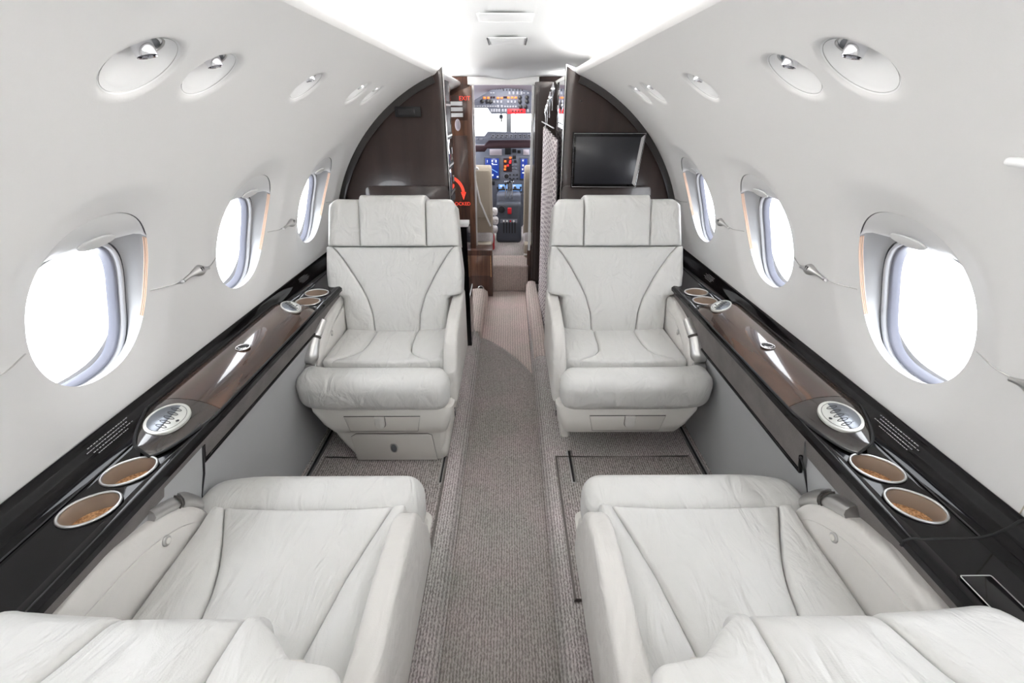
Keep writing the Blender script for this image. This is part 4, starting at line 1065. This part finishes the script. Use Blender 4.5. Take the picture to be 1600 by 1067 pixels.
# ================================================================== COCKPIT
# cockpit shell
V, Fc = [], []
secs = [(3.86, 1.0), (4.3, 0.92), (4.8, 0.80), (5.1, 0.72), (5.6, 0.5)]
angs = list(range(-60, 241, 10))
for (y, f) in secs:
    for a in angs: V.append((1.02*f*cos(rad(a)), y, 0.72+(1.0*f if y < 4.4 else 1.0*f)*sin(rad(a))))
n = len(angs)
for i in range(len(secs)-1):
    for k in range(n-1):
        am = angs[k]+5
        if i >= 2 and 14 < am < 166: continue        # windscreen opening
        if i == 1 and (14 < am < 45 or 135 < am < 166): continue   # side windows
        Fc.append([i*n+k, i*n+k+1, (i+1)*n+k+1, (i+1)*n+k])
cs = struct(mk('wall_cockpit', V, Fc, 'cp_liner'))
cf = struct(box('floor_cockpit', (0, 4.9, 0.205), (0.8, 0.95, 0.02), 'runner')); 
struct(box('wall_footwell', (0, 5.35, 0.55), (0.75, 0.02, 0.40), 'cp_grey2'))
for sx in (-1, 1): struct(box('trim_%d' % (7 if sx < 0 else 8), (sx*0.62, 4.7, 0.60), (0.02, 0.80, 0.42), 'cp_grey2'))
# windscreen posts and glass
ws = struct(empty('window_13', (0, 4.95, 1.3))); ws['label'] = 'cockpit windscreen'
box('centre_post', tuple(at(795, 192, 4.98)-Vector((0, 4.95, 1.3))), (0.024, 0.02, 0.20), 'seal', ws, rx=-0.5)
box('wiper_arm', tuple(at(805.5, 192, 5.0)-Vector((0, 4.95, 1.3))), (0.0035, 0.004, 0.18), 'cp_dark', ws, rx=-0.3)
mk('window_pane', [(-0.60, 0.15, -0.25), (0.60, 0.15, -0.25), (0.5, -0.12, 0.20), (-0.5, -0.12, 0.20)], [[0, 1, 2, 3]], 'pane', ws, smooth=False)

def plate(name, quad, y, m, parent, th=0.01, off=(0, 0, 0), r=0.001):
    P = [at(px, py, y) for px, py in quad]; o = Vector(off)
    poly = [(p.x-o.x, p.z-o.z) for p in P]
    return slab(name, poly, 0, th, r, m, lambda a, b, w: (a, y-o.y-w, b), parent, n=1)
def rect(x0, y0, x1, y1): return [(x0, y0), (x1, y0), (x1, y1), (x0, y1)]
# overhead panel
O = (0, 4.5, 1.5)
op = tag(empty('overhead_panel', O), 'grey overhead switch panel with lit amber and red keys above the windscreen', 'switch panel')
plate('panel_face', [(741, 157), (783, 131), (813, 131), (834, 143), (834, 178), (768, 178), (762, 169), (738, 169)], 4.5, 'cp_grey', op, 0.03, O)
random.seed(3)
def keys(par, y, O, x0, x1, yy, n, w, h, m, nm='key'):
    for k in range(n):
        x = x0+(x1-x0)*(k/(n-1) if n > 1 else 0); plate(nm, rect(x-w/2, yy-h/2, x+w/2, yy+h/2), y, m, par, 0.008, O, 0.0005)
yk = 4.468
keys(op, yk, O, 767, 771, 145, 2, 3, 2, 'keywhite'); keys(op, yk, O, 796, 815, 145.3, 4, 3, 5, 'keywhite')
keys(op, yk, O, 819, 825, 145.3, 2, 3, 2, 'keywhite')
keys(op, yk, O, 757, 763, 152.8, 2, 4, 3.4, 'orange'); keys(op, yk, O, 768, 772, 152, 2, 3, 3, 'maroon'); keys(op, yk, O, 778, 784, 153, 2, 4, 2.6, 'orange')
keys(op, yk, O, 794.5, 806, 152.5, 3, 4, 3, 'orange'); keys(op, yk, O, 788, 791, 152, 2, 3, 3, 'maroon')
keys(op, yk, O, 772, 783, 159, 3, 3, 4, 'keywhite'); keys(op, yk, O, 794, 805, 159, 3, 3, 4, 'keywhite')
keys(op, yk, O, 742, 774, 166, 9, 3, 2, 'keywhite'); keys(op, yk, O, 778, 784, 166, 2, 3.4, 4, 'keywhite'); keys(op, yk, O, 789, 806, 166.5, 5, 3, 3, 'keywhite')
keys(op, yk, O, 768, 780, 172.6, 4, 3, 5, 'keywhite'); keys(op, yk, O, 785.5, 790, 172.6, 2, 3, 5, 'keywhite'); keys(op, yk, O, 825, 830, 173, 1, 3, 5, 'keywhite')
plate('red_strip', rect(793, 170, 821, 177.5), yk, 'redlit', op, 0.006, O)
keys(op, yk-0.008, O, 801, 815, 173.5, 4, 2, 3, 'cp_dark')
keys(op, yk, O, 774, 786, 138, 4, 1.4, 3.5, 'cp_dark', 'toggle'); keys(op, yk, O, 787, 816, 140.5, 7, 1.6, 2.6, 'cp_dark', 'toggle')
for (x, y_) in ((812, 152), (823, 152), (812, 158.5), (823, 158.5), (813, 166.5), (821, 166.5), (754, 158), (762, 158), (767, 158.5)):
    p = at(x, y_, yk)-Vector(O); disc('rotary_knob', (p.x, p.y, p.z), 0.016, 0.02, 'cp_dark', op, axis='Y', n=14)
cpz = at(783, 181, 4.55); cmp_ = tag(empty('standby_compass', cpz), 'small dark standby compass hanging at the top of the windscreen', 'compass')
tube('bracket', [(0, 0, 0.045), (0.0, 0, 0.005)], 0.006, 'cp_dark', cmp_); rbox('compass_body', (0, 0, -0.008), (0.018, 0.018, 0.016), 0.008, 'cp_grey2', cmp_, n=3)
tube('compass_stem', [(0, 0, -0.02), (0.004, 0, -0.05)], 0.006, 'cp_dark', cmp_)

# instrument panel
O = (0, 5.0, 1.0)
ip = tag(empty('instrument_panel', O), 'grey cockpit instrument panel with blue displays and lit warning keys', 'instrument panel')
plate('panel_face', [(738, 222), (836, 222), (836, 322), (738, 322)], 5.0, 'cp_grey', ip, 0.03, O)
plate('glareshield', [(738, 226), (757, 226), (763, 217), (836, 217), (836, 230), (762, 231), (758, 236), (738, 236)], 4.93, 'maroon', ip, 0.10, O, 0.01)
plate('control_strip', [(738, 212), (757, 212), (762, 205.5), (836, 206.5), (836, 218), (764, 219), (757, 225), (738, 224)], 4.80, 'cp_grey', ip, 0.02, O)
yk = 4.778
for x in range(768, 832, 7):
    plate('strip_module', rect(x, 210, x+5.2, 215.6), yk, 'greyrim', ip, 0.004, O)
    plate('strip_window', rect(x+1, 211, x+4.2, 212.6), yk-0.004, 'cp_dark', ip, 0.003, O)
for x in (744, 751): plate('strip_module', rect(x-2, 216, x+3, 219), yk, 'greyrim', ip, 0.004, O)
keys(ip, yk-0.004, O, 768, 828, 214.5, 9, 1.6, 1.4, 'cp_dark')
yk = 4.967
plate('placard', rect(765, 233, 784, 242.5), yk, 'paper', ip, 0.004, O); plate('placard', rect(817.5, 233.5, 827, 242), yk, 'paper', ip, 0.004, O)
plate('standby_display', rect(789, 231.5, 798.5, 241.5), yk, 'cp_dark', ip, 0.006, O)
def display(x0, y0, x1, y1, nm):
    f = plate(nm, rect(x0-1.8, y0-1.8, x1+1.8, y1+2), yk, 'cp_grey2', ip, 0.006, O)
    P = plate('display_glass', rect(x0, y0, x1, y1), yk-0.006, 'bluescr', f, 0.002, O)
    return f
d1 = display(758, 247.5, 779.5, 279, 'primary_display')
for (a, b, c_, d_) in ((761, 250, 762, 254), (768, 250, 770, 253), (774, 250, 776, 254), (769, 256.5, 777, 257.5), (768, 254.5, 770.5, 256.5), (767, 272, 771, 275), (776, 275, 779, 277.5)):
    plate('display_symbol', rect(a, b, c_, d_), yk-0.008, 'litwhite', d1, 0.001, O, 0.0002)
plate('display_symbol', [(764, 262), (765, 261.4), (777.5, 269), (776.5, 269.8)], yk-0.008, 'cyan', d1, 0.001, O, 0.0002)
plate('display_symbol', [(763, 277), (763.8, 274.5), (769, 272), (769.5, 272.8), (764.8, 275.2)], yk-0.008, 'cyan', d1, 0.001, O, 0.0002)
d2 = display(813.5, 248, 824, 279, 'primary_display')
for (a, b, c_, d_) in ((816, 250, 818, 252), (816, 257, 818.5, 260), (815.5, 263, 817.5, 266), (816, 269, 819, 271)): plate('display_symbol', rect(a, b, c_, d_), yk-0.008, 'litwhite', d2, 0.001, O, 0.0002)
ann = plate('annunciator', rect(786.5, 247, 800, 268), yk, 'maroon', ip, 0.006, O)
for (x, y_, m_) in ((789.5, 252, 'orange'), (797.5, 251.5, 'redlit'), (789.5, 260, 'orange'), (793.5, 258.5, 'redlit'), (789, 264.5, 'orange'), (797.5, 246.5, 'orange'), (797, 254, 'redlit')):
    plate('lit_key', rect(x-1.7, y_-1.6, x+1.7, y_+1.6), yk-0.006, m_, ann, 0.003, O, 0.0003)
for (x, y_, r_) in ((803.5, 235.5, 3), (803.5, 245.5, 2.6), (805, 252, 2), (811, 237, 2.5)):
    plate('small_module', rect(x-r_, y_-r_, x+r_, y_+r_), yk, 'cp_dark', ip, 0.006, O)
p = at(791.5, 275.5, yk)-Vector(O)
disc('round_gauge', (p.x, p.y, p.z), 0.026, 0.008, 'cp_dark', ip, axis='Y'); tube('gauge_rim', [(p.x+0.026*cos(2*PI*k/24), p.y-0.009, p.z+0.026*sin(2*PI*k/24)) for k in range(24)], 0.003, 'greyrim', ip, closed=True)
keys(ip, yk, O, 801, 806, 258, 2, 2.5, 2, 'greyrim'); keys(ip, yk, O, 801, 806, 263, 2, 2.5, 2, 'greyrim'); keys(ip, yk, O, 797, 808, 273, 3, 2.4, 2, 'cp_dark'); keys(ip, yk, O, 797, 808, 279, 3, 2.4, 2, 'cp_dark')
keys(ip, yk, O, 789, 802, 283.5, 5, 2, 1.2, 'litwhite'); plate('small_module', rect(768, 283, 773, 289), yk, 'cp_dark', ip, 0.006, O)
for (x0, x1) in ((779, 793), (799.5, 815)):
    f = plate('lower_display', rect(x0-1, 286.5, x1+1, 300), yk, 'cp_grey2', ip, 0.006, O); plate('display_glass', rect(x0, 288, x1, 298.5), yk-0.006, 'cyan', f, 0.002, O)
    plate('display_symbol', rect(x0+2, 289.5, x0+6, 292), yk-0.008, 'litwhite', f, 0.001, O, 0.0002)
keys(ip, yk, O, 780, 797, 303, 6, 2, 2.6, 'greyrim'); keys(ip, yk, O, 803, 818, 303, 5, 2, 2.6, 'greyrim'); keys(ip, yk, O, 780, 797, 307.5, 6, 2, 2, 'cp_dark')
# centre pedestal
O = at(795, 345, 4.75)
pd = tag(empty('centre_pedestal', (O.x, 4.72, 0.22)), 'dark grey centre pedestal with levers between the pilot seats', 'pedestal')
rbox('pedestal_body', (0, 0.0, 0.20), (0.128, 0.12, 0.20), 0.04, 'cp_grey2', pd, n=4)
rbox('pedestal_top', (0, 0.08, 0.42), (0.122, 0.10, 0.05), 0.03, 'cp_grey', pd, n=4)
for k, x in enumerate((-0.03, -0.008, 0.012, 0.034)):
    tube('lever', [(x, -0.03, 0.43), (x, -0.06, 0.51), (x, -0.07, 0.56+0.012*k)], 0.005, 'satin', pd); rbox('lever_knob', (x, -0.07, 0.57+0.012*k), (0.010, 0.010, 0.012), 0.006, 'cp_dark', pd, n=3)
rbox('red_lever', (0.008, -0.125, 0.325), (0.020, 0.018, 0.030), 0.008, 'red', pd, n=3)
disc('trim_wheel', (-0.072, -0.118, 0.34), 0.034, 0.02, 'cp_dark', pd, axis='Y')
box('quadrant', (0.0, -0.121, 0.225), (0.085, 0.004, 0.018), 'greyrim', pd)
for k in range(5): box('quadrant_slot', (-0.05+0.028*k, -0.123, 0.16), (0.005, 0.004, 0.055), 'cp_dark', pd)
for k in range(4): rbox('small_knob', (-0.05+0.033*k, -0.130, 0.225), (0.008, 0.008, 0.009), 0.004, 'red' if k == 2 else 'white', pd, n=2)
# control yokes
for x, lab in ((-0.11, 'left'), (0.125, 'right')):
    P_ = at(786 if x < 0 else 805, 295, 4.80); y_ = tag(empty('control_yoke', P_), 'black %s control yoke in front of the instrument panel' % lab, 'yoke')
    tube('column', [(0.0, 0.16, -0.01), (0.0, 0.08, -0.005), (0, 0.01, 0)], 0.014, 'cp_dark', y_); tube('wheel', [(-0.055, 0, 0.02), (-0.05, 0, -0.01), (0.0, 0, -0.005), (0.05, 0, -0.01), (0.055, 0, 0.02)], 0.010, 'cp_dark', y_)
# pilot seats
def pilot_seat(x, lab, w, full):
    e = tag(empty('pilot_seat', (x, 4.25, 0.22)), lab, 'seat')
    prof = [(-0.05, 0.18), (-0.10, 0.45), (-0.13, 0.70), (-0.10, 0.78), (-0.04, 0.76), (-0.02, 0.5), (0.03, 0.20)]
    slab('seat_back', [(p.x, p.y) for p in catmull([(a, b, 0) for a, b in prof], 4, closed=True)], -w, w, 0.02, 'cp_beige', lambda a, b, q: (q, a, b), e)
    rbox('seat_pan', (0, 0.12, 0.15), (w, 0.20, 0.06), 0.03, 'fleece', e, n=3)
    rbox('lumbar_pad', (w*0.55, -0.10, 0.56), (w*0.38, 0.035, 0.20), 0.015, 'cp_beige', e, n=3)
    box('seat_frame', (0, -0.05, 0.06), (w*0.95, 0.15, 0.07), 'cp_beige', e, bev=0.01)
    tube('harness_strap', [(w*0.2, -0.14, 0.74), (w*0.45, -0.155, 0.5), (w*0.9, -0.12, 0.28)], 0.008, 'white', e, n=6)
    tube('seat_rail_bar', [(-w, -0.20, 0.04), (w*1.02, -0.20, 0.04)], 0.008, 'white', e, n=6)
    if full:
        tube('headrest_rim', [(-w*0.8, -0.12, 0.76), (-w*0.1, -0.13, 0.80), (w*0.35, -0.12, 0.77), (w*0.7, -0.10, 0.66)], 0.012, 'white', e, n=8)
        for k in range(4): rbox('fleece_cover', (w+0.012+0.006*(k % 2), 0.02+0.03*k, 0.22+0.055*(k % 3)+0.02*k), (0.030, 0.04, 0.035), 0.025, 'fleece', e, n=3)
    return e
pilot_seat(-0.33, 'beige pilot seat with harness and white fleece on the left of the cockpit', 0.19, True)
pilot_seat(0.31, 'beige copilot seat back edge at the right of the cockpit doorway', 0.17, False)
e = tag(empty('fire_extinguisher', (-0.155, 4.30, 0.24)), 'small red bottle beside the left pilot seat', 'extinguisher')
tube('bottle', [(0, 0, 0.0), (0, 0, 0.01), (0, 0, 0.13), (0, 0, 0.16), (0, 0, 0.17)], 0.03, 'red', e, n=14, rfn=lambda t: (0.02, 0.026, 0.026, 0.018, 0.008)[int(t*4+0.5)])
tube('valve', [(0, 0, 0.17), (0, 0, 0.19), (0.02, -0.01, 0.20)], 0.006, 'cp_dark', e)
# red belt buckle tucked beside the left facing seat
e = tag(empty('red_pouch', (-0.222, 1.63, 0.40)), 'small red tag between armrest and shell of the left facing seat', 'tag')
slab('red_flap', [(0, 0.05), (0.03, 0.045), (0.045, -0.01), (0.02, -0.03)], 0, 0.012, 0.004, 'red', lambda a, b, w: (w, a, b), e, n=2)
